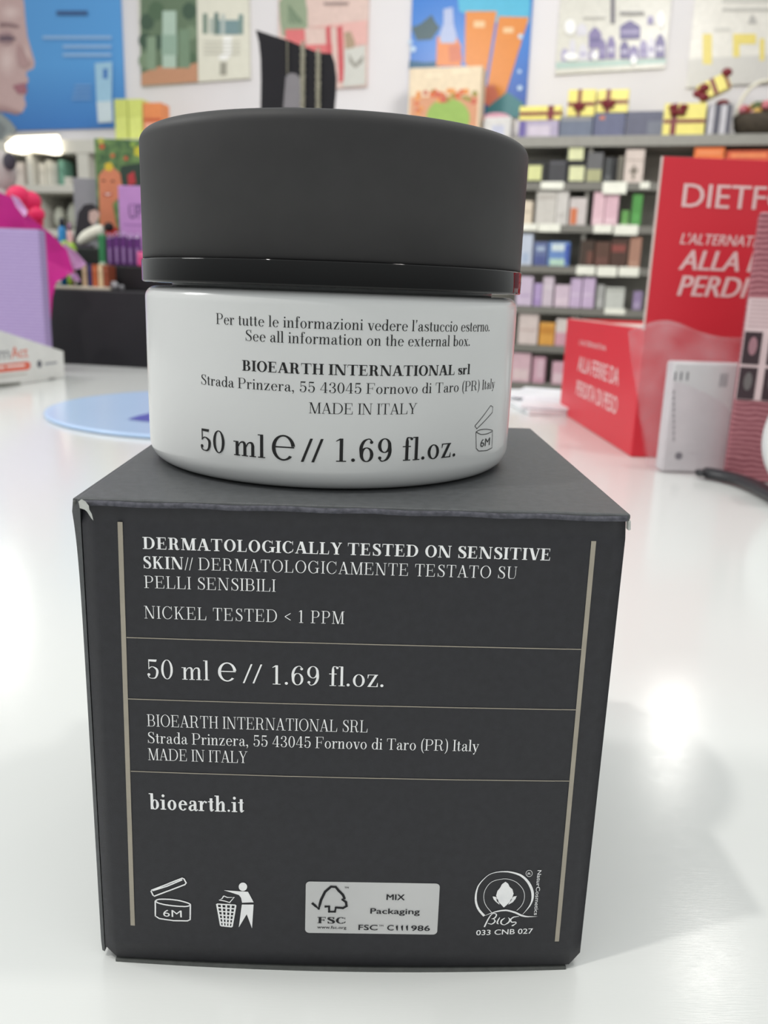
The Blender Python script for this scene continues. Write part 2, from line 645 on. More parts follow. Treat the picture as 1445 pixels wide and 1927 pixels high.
M_SILVER = mat((168, 160, 146), 0.45, 0.5, metal=0.15, noise=0.06, scale=300)
M_WHITE = mat((232, 232, 230), 0.5, 0.3, noise=0.02)

# ------------------------------------------------------------------ the setting: wall, floor, counter
TAN = math.radians(17)
WALL = Plane((0, 4800, 0), (math.cos(TAN), -math.sin(TAN), 0))
mb = MB()
mb.box(-4200, 3600, -120, 0, -900, 2100, mat((226, 223, 226), 0.6, 0.3, noise=0.02, scale=3), plane=WALL)
struct(mb.build('wall_back'))
mb = MB()
mb.box(-4500, 4500, -900, 7000, -960, -902, mat((150, 146, 140), 0.4, 0.4, noise=0.1, scale=4))
struct(mb.build('floor'))

# white counter whose far edge runs askew
m = bpy.data.materials.new('white_laminate')
m.use_nodes = True
n = m.node_tree
b = n.nodes['Principled BSDF']
b.inputs['Base Color'].default_value = (0.76, 0.775, 0.76, 1)
b.inputs['Specular IOR Level'].default_value = 0.5
t = n.nodes.new('ShaderNodeTexCoord')
nz = n.nodes.new('ShaderNodeTexNoise')
nz.inputs['Scale'].default_value = 260
nz.inputs['Detail'].default_value = 5
rm = n.nodes.new('ShaderNodeMapRange')
rm.inputs[3].default_value = 0.11
rm.inputs[4].default_value = 0.20
n.links.new(t.outputs['Object'], nz.inputs['Vector'])
n.links.new(nz.outputs['Fac'], rm.inputs[0])
n.links.new(rm.outputs[0], b.inputs['Roughness'])
# fine wiping scratches
mp = n.nodes.new('ShaderNodeMapping')
mp.inputs['Rotation'].default_value = (0, 0, 0.6)
mp.inputs['Scale'].default_value = (1, 14, 1)
ns = n.nodes.new('ShaderNodeTexNoise')
ns.inputs['Scale'].default_value = 320
ns.inputs['Detail'].default_value = 6
bp = n.nodes.new('ShaderNodeBump')
bp.inputs['Strength'].default_value = 0.06
bp.inputs['Distance'].default_value = 0.0002
n.links.new(t.outputs['Object'], mp.inputs[0])
n.links.new(mp.outputs[0], ns.inputs['Vector'])
n.links.new(ns.outputs['Fac'], bp.inputs['Height'])
n.links.new(bp.outputs[0], b.inputs['Normal'])
M_COUNTER = m
TOPV = Plane((0, 0, 0), (1, 0, 0), (0, 1, 0))
ct = thing('counter', 'glossy white shop counter that everything in front stands on', 'counter', (0, 300, -900))
mb = MB()
mb.prism([(-900, -420), (900, -420), (900, 575), (-900, 989)], TOPV, -40, 0, M_COUNTER)
mb.build('worktop', ct)
mb = MB()
mb.prism([(-860, -380), (860, -380), (860, 540), (-860, 940)], TOPV, -900, -40.5, mat((205, 205, 203), 0.4))
mb.build('cabinet_base', ct)

# ------------------------------------------------------------------ carton under the jar
BW, BD, BH = 65.0, 66.4, 64.35
FR = facing(0)


def bow(x, z):
    k = max(0.0, 1 - (x / 33.0) ** 2)
    return -1.05 * k * max(0.0, 1 - z / 70.0) ** 1.3


def fb(x, z, e=0.06):
    return Vector((x, bow(x, z) - e, z))


def bx(px, py):
    """Pixel to carton front (x, z)."""
    y = 0.0
    for _ in range(3):
        d = ray(px, py)
        p = CAM + d * ((y - CAM.y) / d.y)
        y = bow(p.x, p.z)
    return p.x, p.z


box_t = thing('cosmetic_carton', 'square black cardboard carton with white print, standing under the jar', 'box', (0, 33, 0))
mb = MB()
mb.box(-32.4, 32.45, 0.95, BD, 0.25, BH - 0.9, M_CARD, bev=1.1, seg=3)
mb.build('carton_body', box_t)
# left side panel, flaring out at the crushed top corner
mb = MB()
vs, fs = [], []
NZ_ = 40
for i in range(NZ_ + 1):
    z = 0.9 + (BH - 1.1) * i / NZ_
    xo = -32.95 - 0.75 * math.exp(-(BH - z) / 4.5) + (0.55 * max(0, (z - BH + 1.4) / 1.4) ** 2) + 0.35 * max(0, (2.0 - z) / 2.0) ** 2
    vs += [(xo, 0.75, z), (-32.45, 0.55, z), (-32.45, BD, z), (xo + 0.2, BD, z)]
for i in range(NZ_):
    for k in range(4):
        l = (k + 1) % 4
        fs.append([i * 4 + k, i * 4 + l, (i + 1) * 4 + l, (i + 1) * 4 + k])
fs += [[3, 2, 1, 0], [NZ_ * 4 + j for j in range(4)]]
mb.add(vs, fs, M_CARD_LIT)  # lightened card colour, grazing reflection painted in
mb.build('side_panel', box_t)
# front panel, bowed outwards at the bottom, corners cut at the bottom
mb = MB()
vs, fs = [], []
NX, NZ = 40, 24
for back in (0, 1):
    for i in range(NX + 1):
        for k in range(NZ + 1):
            x = -32.3 + 64.7 * i / NX
            z0 = 0.75
            ex = 32.35 - abs(x)
            if ex < 1.3:
                z0 += 1.2 * (1 - ex / 1.3) ** 1.5
            zt = BH - 0.55
            z = z0 + (zt - z0) * k / NZ
            edge = max(0, 1 - ex / 0.8) ** 2 * 0.6 + max(0, 1 - (zt - z) / 0.9) ** 2 * 0.7
            vs.append((x, bow(x, z) + edge + back * 0.5, z))
idx = lambda b, i, k: b * (NX + 1) * (NZ + 1) + i * (NZ + 1) + k
for i in range(NX):
    for k in range(NZ):
        fs.append([idx(0, i, k), idx(0, i + 1, k), idx(0, i + 1, k + 1), idx(0, i, k + 1)])
        fs.append([idx(1, i, k), idx(1, i, k + 1), idx(1, i + 1, k + 1), idx(1, i + 1, k)])
for i in range(NX):
    for k in (0, NZ):
        fs.append([idx(0, i, k), idx(1, i, k), idx(1, i + 1, k), idx(0, i + 1, k)])
for k in range(NZ):
    for i in (0, NX):
        fs.append([idx(0, i, k), idx(0, i, k + 1), idx(1, i, k + 1), idx(1, i, k)])
mb.add(vs, fs, M_CARD, True)
mb.build('front_panel', box_t)
# tuck-in lid with a worn front fold
mb = MB()
mb.box(-32.75, 32.7, 0.35, BD - 0.2, BH - 0.85, BH, M_CARD_LIT, bev=0.32, seg=3)
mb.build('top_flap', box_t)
mb = MB()
pts = [(-32.2 + 64.4 * i / 30, 0.42 + 0.06 * math.sin(i * 2.1), BH - 0.62 + 0.07 * math.sin(i * 1.3)) for i in range(31)]
mb.tube(pts, 0.42, M_WORN, seg=10, flat=0.8)
mb.build('worn_fold', box_t)
mb = MB()
vs, fs = [], []
N = 40
for i in range(N + 1):
    x = -30.8 + 61.2 * i / N
    yb = bow(x, 0) - 0.12 - 0.18 * math.sin(3.1 * i / N)
    vs += [(x, yb, 0.04), (x, yb, 0.40), (x, yb + 3.2, 0.40), (x, yb + 3.2, 0.04)]
for i in range(N):
    for k in range(4):
        l = (k + 1) % 4
        fs.append([i * 4 + k, (i + 1) * 4 + k, (i + 1) * 4 + l, i * 4 + l])
fs += [[0, 1, 2, 3], [N * 4 + 3, N * 4 + 2, N * 4 + 1, N * 4]]
mb.add(vs, fs, M_GREYEDGE)
mb.build('bottom_flap', box_t)
# torn corners, bare board showing
mb = MB()
crop = lambda cx, cy: bx(130 + cx / 11.115, 900 + cy / 11.115)
mb.flatmap([crop(*p) for p in [(200, 480), (270, 430), (350, 480), (420, 570), (430, 650), (480, 740), (515, 880), (470, 830), (380, 690), (330, 650), (230, 620), (215, 540)]], lambda x, z: fb(x, z, 0.12), M_PAPER)
mb.ball((-33.05, 1.3, 63.7), (0.35, 0.9, 0.45), M_GREYEDGE, 12, 8)
mb.build('torn_corner', box_t)
mb = MB()
mb.rbox((32.62, 0.75, 62.95), (0.34, 0.7, 1.25), (0.1, -0.15, 0.2), M_PAPER, 0.12, 2)
mb.build('torn_corner', box_t)

# silver side stripes and rules
for a, b_ in (((226, 982), (250, 1741)), ((1117, 1018), (1047.5, 1771))):
    mb = MB()
    p0, p1 = bx(*a), bx(*b_)
    q = [(p0[0] + (p1[0] - p0[0]) * i / 24, p0[1] + (p1[1] - p0[1]) * i / 24, 1) for i in range(25)]
    for p in ribbon(q, lambda w: 0.58):
        mb.flatmap(p, fb, M_SILVER)
    mb.build('border_stripe', box_t)['label'] = 'silver stripe printed down the carton front'
for a, b_ in (((238, 1195), (1093, 1226)), ((241, 1309), (1083, 1341)), ((246, 1444), (1070, 1476))):
    mb = MB()
    p0, p1 = bx(*a), bx(*b_)
    z = (p0[1] + p1[1]) / 2
    q = [(p0[0] + (p1[0] - p0[0]) * i / 30, z, 1) for i in range(31)]
    for p in ribbon(q, lambda w: 0.115):
        mb.flatmap(p, fb, M_SILVER)
    mb.build('divider_line', box_t)


def carton_text(txt, a, b_, cap_px, **kw):
    p0, p1 = bx(*a), bx(*b_)
    top = bx(a[0], a[1] - cap_px)
    serif_line(txt, p0[0], p1[0], (p0[1] + p1[1]) / 2, top[1] - p0[1], fb, M_WHITEINK, **kw).build('printed_text', box_t)


carton_text('*DERMATOLOGICALLY TESTED ON SENSITIVE', (269, 1031), (1036, 1056), 22.5, S=150, T=38, kf=0.93)
carton_text('*SKIN*// DERMATOLOGICAMENTE TESTATO SU', (269, 1068), (972, 1090), 23, kf=0.90)
carton_text('PELLI SENSIBILI', (272, 1105), (519, 1114), 23, kf=0.90)
carton_text('NICKEL TESTED < 1 PPM', (272, 1163), (648, 1174), 23.5, kf=0.88)
carton_text('50 ml', (275, 1276), (395, 1280), 36)
carton_text('@', (410, 1281), (448, 1282), 37, S=110, T=40)
carton_text('//', (457, 1283), (491, 1284), 34, kmax=1.5)
carton_text('1.69 fl.oz.', (508, 1286), (724, 1294), 36)
carton_text('BIOEARTH INTERNATIONAL SRL', (277, 1363), (692, 1381), 22.5, kf=0.94)
carton_text('Strada Prinzera, 55 43045 Fornovo di Taro (PR) Italy', (277, 1394), (900, 1417), 21)
carton_text('MADE IN ITALY', (279, 1429), (466, 1436), 22)
carton_text('*bioearth.it', (281, 1521), (460, 1529), 29, S=120, T=40, kmax=1.4)

# pictograms
mb = MB()
c1 = lambda cx, cy, *w: bx(260 + cx / 6.02, 1630 + cy / 6.02) + w
lw = 0.19
pline(mb, [c1(*p) for p in [(150, 270), (500, 132), (520, 140), (545, 185), (530, 205), (185, 335), (170, 325), (146, 274)]], lw, fb, M_WHITEINK)
pline(mb, [c1(*p) for p in [(165, 274), (330, 222), (500, 150)]], lw, fb, M_WHITEINK)
pline(mb, [c1(*p) for p in [(195, 392), (240, 371), (400, 375), (540, 405), (592, 432), (540, 452), (400, 445), (250, 420), (195, 392)]], lw, fb, M_WHITEINK, 4)
pline(mb, [c1(*p) for p in [(195, 390), (196, 560), (240, 588), (400, 613), (560, 615), (590, 600), (592, 432)]], lw, fb, M_WHITEINK)
p0, p1 = c1(285, 565), c1(495, 575)
sans_line(mb, '6M', p0[0], p1[0], p0[1], 1.05, fb, M_WHITEINK, slope=-0.01)
mb.build('open_jar_symbol', box_t)
mb = MB()
mb.flatmap([c1(*p) for p in disc(1187, 230, 48)], fb, M_WHITEINK)
mb.flatmap([c1(*p) for p in [(970, 268), (1140, 280), (1245, 286), (1308, 405), (1178, 410), (1165, 352), (1140, 322)]], fb, M_WHITEINK)
mb.flatmap([c1(*p) for p in [(1175, 430), (1308, 430), (1290, 700), (1230, 540), (1140, 690)]], fb, M_WHITEINK)
TL, TR, BR, BL = (892, 424), (1105, 438), (1062, 683), (937, 670)
lerp = lambda a, b, t: (a[0] + (b[0] - a[0]) * t, a[1] + (b[1] - a[1]) * t)
for i in range(5):
    pline(mb, [c1(*lerp(TL, TR, i / 4)), c1(*lerp(BL, BR, i / 4))], 0.22, fb, M_WHITEINK)
for i in range(7):
    pline(mb, [c1(*lerp(TL, BL, i / 6)), c1(*lerp(TR, BR, i / 6))], 0.19, fb, M_WHITEINK)
pline(mb, [c1(*p) for p in [(970, 332), (1010, 350), (1086, 350), (1036, 408), (985, 392), (922, 380), (952, 362), (970, 332)]], 0.15, fb, M_WHITEINK)
mb.build('litter_bin_symbol', box_t)

# certification label
c2 = lambda cx, cy, *w: bx(560 + cx / 5.16, 1640 + cy / 5.16) + w
lab = MB()
a0, a1 = c2(80, 92), c2(1350, 600)
rx0, rx1 = a0[0], a1[0] + .05
rz1, rz0 = (c2(80, 88)[1] + c2(1360, 118)[1]) / 2, (c2(78, 588)[1] + c2(1335, 612)[1]) / 2
rr, poly = 0.55, []
for cx, cz, s in ((rx1 - rr, rz1 - rr, 0), (rx0 + rr, rz1 - rr, 90), (rx0 + rr, rz0 + rr, 180), (rx1 - rr, rz0 + rr, 270)):
    poly += [(cx + rr * math.cos(math.radians(s + 15 * i)), cz + rr * math.sin(math.radians(s + 15 * i))) for i in range(7)]
ln = len(poly)
lab.flatmap(poly, lambda x, z: fb(x, z, 0.07), mat((205, 205, 205), 0.6, 0.3))
f3 = lambda x, z: fb(x, z, 0.11)
pline(lab, [c2(*p) for p in [(140, 300), (205, 355), (228, 270), (268, 190), (325, 142), (370, 145), (403, 185), (440, 222), (455, 255), (437, 268), (470, 292), (475, 330), (440, 350), (372, 345), (362, 385), (306, 385), (306, 335), (262, 335)]], 0.34, f3, M_BOXINK)
p0, p1 = c2(192, 496), c2(472, 500)
serif_line('*FSC', p0[0], p1[0], p0[1], 0.95, f3, M_BOXINK, S=165, T=55, mb=lab, kmax=1.7)


def lab_text(txt, a, b_, cap, bold=0.02):
    p0, p1 = c2(*a), c2(*b_)
    sans_line(lab, txt, p0[0], p1[0], (p0[1] + p1[1]) / 2, cap, f3, M_BOXINK, bold)


lab_text('www.fsc.org', (190, 545), (472, 556), 0.42, 0.01)
lab_text('TM', (455, 160), (495, 161), 0.25, 0.02)
lab_text('MIX', (862, 271), (1040, 274), 0.85)
lab_text('Packaging', (705, 402), (1185, 412), 0.82)
lab_text('FSC', (590, 562), (775, 566), 0.80)
lab_text('TM', (790, 528), (832, 529), 0.22, 0.02)
lab_text('C', (868, 566), (932, 567), 0.80)
for px_ in (962, 1012, 1060):
    p0, p1 = c2(px_, 568), c2(px_, 508)
    lab.flatmap([(p0[0], p0[1]), (p0[0] + 0.12, p0[1]), (p0[0] + 0.12, p0[1] + 0.80), (p0[0] + .03, p0[1] + 0.80), (p0[0] - 0.14, p0[1] + 0.66), (p0[0] - 0.14, p0[1] + 0.55), (p0[0], p0[1] + 0.62)], f3, M_BOXINK)
lab_text('986', (1100, 570), (1283, 572), 0.80)
lo = lab.build('certification_label', box_t)
lo['label'] = 'white label with tree tick logo printed on carton'

# organic certification emblem
c3 = lambda cx, cy, *w: bx(870 + cx / 8.03, 1610 + cy / 8.03) + w
mb = MB()
pline(mb, [c3(*p) for p in [(330, 908, 1), (235, 790, .9), (200, 640, .8), (240, 455, .5), (380, 300, .25), (520, 247, .35), (700, 242, .6), (880, 295, .9), (1000, 410, 1.05), (1060, 570, 1.05), (1030, 730, .6), (910, 882, .12)]], 0.33, fb, M_WHITEINK, 6)
pline(mb, [c3(*p) for p in [(440, 855), (350, 740), (322, 620), (350, 500), (450, 390), (640, 347), (800, 390), (910, 500), (937, 620), (900, 740), (820, 825)]], 0.07, fb, M_WHITEINK, 6)
mb.flatmap([c3(*p) for p in [(650, 390), (690, 420), (715, 470), (755, 505), (772, 570), (750, 640), (720, 690), (665, 745), (625, 780), (590, 742), (540, 690), (508, 600), (528, 530), (570, 480), (595, 430)]], fb, M_WHITEINK)
for leaf in ([(455, 612), (500, 618), (540, 655), (560, 738), (505, 695), (470, 655)], [(820, 605), (772, 614), (735, 655), (690, 738), (760, 700), (800, 650)]):
    mb.flatmap([c3(*p) for p in leaf], fb, M_WHITEINK)
for hole in ([(508, 635), (535, 660), (550, 710), (520, 680)], [(755, 640), (735, 670), (712, 705), (728, 660)]):
    mb.flatmap([c3(*p) for p in hole], lambda x, z: fb(x, z, 0.1), M_CARD)
pline(mb, [c3(*p) for p in [(340, 902, .1), (480, 850, .6), (640, 822, .9), (780, 850, 1), (900, 902, 1), (1000, 918, .6), (1130, 914, .05)]], 0.26, fb, M_WHITEINK, 6)
for st in ([(330, 1075, 1), (400, 935, .8), (460, 870, .5), (512, 885, .8), (490, 935, .9), (440, 952, .4)], [(470, 948, .4), (492, 990, 1), (440, 1030, .7), (385, 1018, .4)],
           [(562, 930, .5), (525, 1005, 1), (545, 1030, .4)], [(640, 938, .4), (590, 975, 1), (585, 1022, .9), (635, 1040, .5), (700, 1000, 1), (712, 955, .8), (690, 932, .3)],
           [(855, 912, .3), (775, 925, .8), (728, 962, 1), (745, 1000, .8), (800, 1000, .8), (806, 1022, .6), (745, 1055, .6), (782, 1050, .3)]):
    pline(mb, [c3(*p) for p in st], 0.2, fb, M_WHITEINK, 5)
p0, p1 = c3(205, 1200), c3(1060, 1172)
sans_line(mb, '033 CNB 027', p0[0], p1[0], p0[1], 0.80, fb, M_WHITEINK, 0.012, slope=(p1[1] - p0[1]) / (p1[0] - p0[0]))
pline(mb, [c3(*p) for p in disc(1007, 265, 48, 14) + [(1055, 265)]], 0.06, fb, M_WHITEINK)
p0, p1 = c3(985, 288), c3(1032, 288)
sans_line(mb, 'R', p0[0], p1[0], p0[1], 0.36, fb, M_WHITEINK)
p0, p1 = c3(1135, 218), c3(1080, 895)
L_ = math.hypot(p1[0] - p0[0], p1[1] - p0[1])
ux, uz = (p1[0] - p0[0]) / L_, (p1[1] - p0[1]) / L_
sans_line(mb, 'NaturCosmetics', 0, L_, 0, 0.52, lambda u, v: fb(p0[0] + ux * u - uz * v, p0[1] + uz * u + ux * v), M_WHITEINK, 0.012)
mb.build('organic_emblem', box_t)

# ------------------------------------------------------------------ jar
JX, JY, JZ = -4.5, 33.2, BH
RB = 26.95
jar = thing('cream_jar', 'round white cream jar with matt black lid, standing on black carton', 'jar', (JX, JY, JZ + 0.02))
mb = MB()
prof = [(0, 0.35), (20, 0.35), (23.2, 0.02), (24.2, 0.05)]
prof += [(24.2 + 2.7 * math.sin(math.radians(a)), 2.8 - 2.75 * math.cos(math.radians(a))) for a in range(10, 91, 8)]
prof += [(RB, 5), (RB + .02, 12), (RB, 22.6)]
prof += [(RB - 1.5 + 1.5 * math.cos(math.radians(a)), 22.75 + 1.55 * math.sin(math.radians(a))) for a in range(0, 91, 10)]
prof += [(24.6, 24.32), (23.6, 24.3), (0, 24.3)]
mb.lathe(prof, JX, JY, JZ + 0.02, M_JAR, 160)
body = mb.build('jar_body', jar)
mb = MB()
mb.lathe([(0, 0), (23.2, 0), (23.2, 1.0), (0, 1.0)], JX, JY, JZ + 24.15, M_NECK, 96)
mb.build('jar_neck', jar)
RL = 27.07
lid = MB()
prof = [(25.9, 3.05), (RL, 3.06), (RL, 17.9)]
prof += [(RL - 1.6 + 1.6 * math.cos(math.radians(a)), 18.0 + 1.6 * math.sin(math.radians(a))) for a in range(0, 91, 8)]
prof += [(0, 19.6)]
lid.lathe(prof, JX, JY, JZ + 24.8, M_LID, 160)
lid_o = lid.build('lid', jar)
mb = MB()
mb.lathe([(23.0, 0.4), (26.6, 0.12), (26.9, 0.0), (27.15, 0.0), (27.28, 0.12), (27.3, 0.3), (27.3, 2.85), (27.24, 3.0), (27.05, 3.05), (25.0, 3.05)], JX, JY, JZ + 24.8, M_BAND, 160)
mb.build('lid_rim', lid_o)['label'] = 'glossy black rim around bottom of lid'


def jx(px, py):
    """Pixel to jar wall: (arc length along the wall from the front, height)."""
    d = ray(px, py)
    ox, oy = CAM.x - JX, CAM.y - JY
    a = d.x ** 2 + d.y ** 2
    b = ox * d.x + oy * d.y
    c = ox * ox + oy * oy - RB * RB
    t = (-b - math.sqrt(max(0, b * b - a * c))) / a
    p = CAM + d * t
    return math.atan2(p.x - JX, -(p.y - JY)) * RB, p.z


def fj(u, z, e=0.045):
    a = u / RB
    return Vector((JX + (RB + e) * math.sin(a), JY - (RB + e) * math.cos(a), z))


def jar_text(txt, a, b_, cap_px, base=None, mb=None, **kw):
    p0, p1 = jx(*a), jx(*b_)
    mid = ((a[0] + b_[0]) / 2, (a[1] + b_[1]) / 2)
    z = (p0[1] + p1[1]) / 2 if base is None else base
    cap = jx(mid[0], mid[1] - cap_px)[1] - jx(*mid)[1]
    serif_line(txt, p0[0], p1[0], z, cap, fj, M_BLACKINK, **kw).build('printed_text', body)


jar_text("Per tutte le informazioni vedere l'astuccio esterno.", (407, 611), (921, 622), 21)
jar_text('See all information on the external box.', (461, 642), (884, 650), 21)
jar_text('*BIOEARTH INTERNATIONAL *srl', (456, 697), (884, 704), 20, S=150, T=40)
jar_text('Strada Prinzera, 55 43045 Fornovo di Taro (PR) Italy', (378, 723), (930, 730), 20)
jar_text('MADE IN ITALY', (581, 777), (784, 779), 20.5)
z50 = jx(650, 869)[1]
jar_text('50 ml', (376, 850), (500, 861), 42, base=z50, S=92, T=30)
jar_text('@', (511, 864), (559, 866), 50, base=z50 - .1, S=105, T=42)
jar_text('//', (566, 868), (604, 869), 42, base=z50, S=92, T=30, kmax=1.5)
jar_text('1.69 fl.oz.', (626, 870), (858, 861), 43, base=z50, S=92, T=30)
mb = MB()
c4 = lambda cx, cy: jx(250 + cx / 1.953, 520 + cy / 1.953)
lw = 0.10
pline(mb, [c4(*p) for p in [(1256, 550), (1314, 475), (1322, 480), (1320, 500), (1263, 560), (1256, 550)]], lw, fj, M_BLACKINK)
pline(mb, [c4(*p) for p in [(1260, 572), (1275, 564), (1300, 562), (1321, 567), (1305, 577), (1280, 581), (1260, 572)]], lw, fj, M_BLACKINK, 4)
pline(mb, [c4(*p) for p in [(1260, 572), (1261, 632), (1270, 642), (1300, 640), (1319, 630), (1321, 567)]], lw, fj, M_BLACKINK)
p0, p1 = c4(1276, 628), c4(1310, 624)
sans_line(mb, '6M', p0[0], p1[0], p0[1], 1.05, fj, M_BLACKINK)
mb.build('open_jar_symbol', body)


# ------------------------------------------------------------------ round blue mat and papers on the counter
bt = thing('coin_mat', 'round translucent light blue mat lying flat on the white counter', 'mat', (-102, 522, 0.1))
mb = MB()
mb.lathe([(0, 0), (120, 0), (122.7, 0.5), (123, 1.3), (122.6, 2.2), (121.6, 2.5), (119.5, 2.4), (0, 2.4)], -102, 522, 0.1, mat((186, 212, 246), 0.2, 0.4, noise=0.02, scale=8), 120)
mb.build('mat_disc', bt)
mb = MB()
q = [ground(*p, z=2.6) for p in [(240, 789), (262, 782), (290, 776), (330, 774), (330, 800), (290, 795), (262, 792)]]
mb.flatmap([(v.x, v.y) for v in q], lambda x, y: Vector((x, y, 2.75)), mat((76, 86, 178), 0.3))
mb.build('printed_mark', bt)

for k, (rot, dz, lab_) in enumerate(((0.10, 0.1, 'white paper sheets lying on counter behind the carton, lowest of the pile'),
                                   (-0.22, 4.4, 'white folded leaflet lying on top of the paper sheets'))):
    mb = MB()
    if k == 0:
        mb.rbox((172, 640, dz + 2), (108, 150, 4), (0, 0, rot), mat((236, 237, 240), 0.5), 0.6)
    else:
        mb.rbox((165, 610, dz + 1.2), (70, 100, 2.2), (0, 0, rot), mat((240, 241, 246), 0.4), 0.6)
        mb.rbox((158, 640, dz + 3.6), (60, 60, 2.0), (0.03, 0, rot * 2), mat((240, 241, 246), 0.4), 0.6)
    o = mb.build('paper_leaflet')
    tag(o, lab_, 'paper')

# ------------------------------------------------------------------ red counter display
M_RED = mat((222, 52, 66), 0.42, 0.35, noise=0.02, scale=20)
M_REDSIDE = M_RED
M_CREAM = mat((226, 206, 198), 0.6)
M_REDINK = mat((242, 205, 205), 0.5)
RF = facing(393.5)
rd = thing('red_display_box', 'red cardboard counter display with tall header and low open tray', 'display', (220, 470, 0))
zt = onto(1222, 293, 393.5).z
xl = onto(1187, 860, 393.5).x
mb = MB()
mb.box(xl, 345, 393.6, 395.2, 0.2, zt, M_RED, 0.3)
mb.box(xl - 0.75, xl + 0.02, 393.5, 395.3, 73, zt, M_CREAM)
mb.build('header_panel', rd)
mb = MB()
mb.box(xl, xl + 1.6, 395.5, 590, 0.2, 73.5, M_REDSIDE, 0.3)
mb.build('side_panel', rd)
mb = MB()
mb.box(343, 344.6, 395.5, 590, 0.2, 73.5, M_REDSIDE, 0.3)
mb.build('side_panel', rd)
mb = MB()
mb.box(xl + 1.8, 342.8, 588.5, 590, 0.2, 73.5, M_REDSIDE, 0.3)
mb.build('back_panel', rd)
mb = MB()
mb.box(xl + 1.8, 342.8, 395.4, 588.2, 70, 71.2, M_CREAM)
mb.box(xl + 1.8, xl + 2.6, 395.4, 588.2, 71.3, 74.2, M_CREAM)
mb.build('tray_floor', rd)


def plane_text(mb, pl, txt, a, b_, cap_px, m, bold=0.0, shear=0.0, w=0.12):
    u0, v0 = pl.hit(*a)
    u1, v1 = pl.hit(*b_)
    _, vt = pl.hit(a[0], a[1] - cap_px)
    return sans_line(mb, txt, u0, u1, v0, vt - v0, lambda u, v: pl.at(u, v, w), m, bold, shear, 0.0)


mb = MB()
plane_text(mb, RF, 'DIETFO', (1282, 389), (1488, 399), 44, M_REDINK, 0.012)
plane_text(mb, RF, "L'ALTERNATIVA", (1279, 459), (1452, 464), 20, M_REDINK, 0.02, 0.2)
plane_text(mb, RF, 'ALLA P', (1276, 507), (1432, 515), 37, M_REDINK, 0.03, 0.22)
plane_text(mb, RF, 'PERDITA', (1273, 556), (1466, 567), 38, M_REDINK, 0.03, 0.22)
mb.build('printed_slogan', rd)
SF = Plane((xl - 0.02, 395, 0), (0, -1, 0))
mb = MB()
plane_text(mb, SF, "L'ALTERNATIVA", (1090, 648), (1139, 668), 9, M_REDINK, 0.01, 0.1)
plane_text(mb, SF, 'ALLA FERRE DA', (1087, 697), (1163, 727), 28, M_REDINK, 0.02, 0.0)
plane_text(mb, SF, 'PERDITA DI PESO', (1084, 742), (1160, 780), 28, M_REDINK, 0.02, 0.0)
mb.build('printed_slogan', rd)

# clear plastic pouch with a white pack inside
pm = bpy.data.materials.new('clear_plastic')
pm.use_nodes = True
n = pm.node_tree
pb = n.nodes['Principled BSDF']
pb.inputs['Base Color'].default_value = (0.92, 0.80, 0.84, 1)
pb.inputs['Roughness'].default_value = 0.12
tr = n.nodes.new('ShaderNodeBsdfTransparent')
tr.inputs[0].default_value = (0.97, 0.95, 0.96, 1)
mx = n.nodes.new('ShaderNodeMixShader')
nz = n.nodes.new('ShaderNodeTexNoise')
nz.inputs['Scale'].default_value = 55
rm = n.nodes.new('ShaderNodeMapRange')
rm.inputs[1].default_value = 0.35
rm.inputs[2].default_value = 0.7
rm.inputs[3].default_value = 0.06
rm.inputs[4].default_value = 0.18
tcn = n.nodes.new('ShaderNodeTexCoord')
n.links.new(tcn.outputs['Object'], nz.inputs['Vector'])
n.links.new(nz.outputs['Fac'], rm.inputs[0])
n.links.new(rm.outputs[0], mx.inputs[0])
n.links.new(tr.outputs[0], mx.inputs[1])
n.links.new(pb.outputs[0], mx.inputs[2])
n.links.new(mx.outputs[0], n.nodes['Material Output'].inputs[0])

bp0, bp1 = onto(1228, 884, 348), onto(1392, 890, 348)
tp0, tp1 = onto(1185, 622, 352), onto(1405, 636, 352)
pouch = thing('plastic_pouch', 'clear plastic pouch standing before red display, white pack inside', 'pouch', (180, 352, 0.2))


def pouch_pt(i, k, side, NI=24, NK=20):
    a, t = i / NI, k / NK
    L = bp0.lerp(tp0, t ** 1.25)
    R_ = bp1.lerp(tp1, t)
    p = L.lerp(R_, a)
    th = (13.5 * (1 - t) ** 0.8 + 0.9) * max(0.05, math.sin(math.pi * min(max(a, 0.02), 0.98))) ** 0.5
    top = 3.0 * math.sin(a * 6.5) + 5 * math.sin(a * math.pi) if t > 0.8 else 0
    z = 0.3 + (p.z - bp0.z) + (top * (t - 0.8) / 0.2 if t > 0.8 else 0)
    yy = 355 + side * th + 1.6 * math.sin(a * 9 + t * 3) * t * t + 1.1 * math.sin(t * 17 + a * 5) * t
    return Vector((p.x, yy, max(0.3, z)))


for side, nm in ((-1, 'front_film'), (1, 'back_film')):
    mb = MB()
    vs = [pouch_pt(i, k, side) for i in range(25) for k in range(21)]
    fs = [[i * 21 + k, (i + 1) * 21 + k, (i + 1) * 21 + k + 1, i * 21 + k + 1] for i in range(24) for k in range(20)]
    mb.add(vs, fs, pm, True)
    mb.build(nm, pouch)
mb = MB()
mb.tube([(pouch_pt(i, 20, -1) + pouch_pt(i, 20, 1)) / 2 + Vector((0, 0, 0.3)) for i in range(25)], 0.7, pm, 8)
mb.build('folded_rim', pouch)

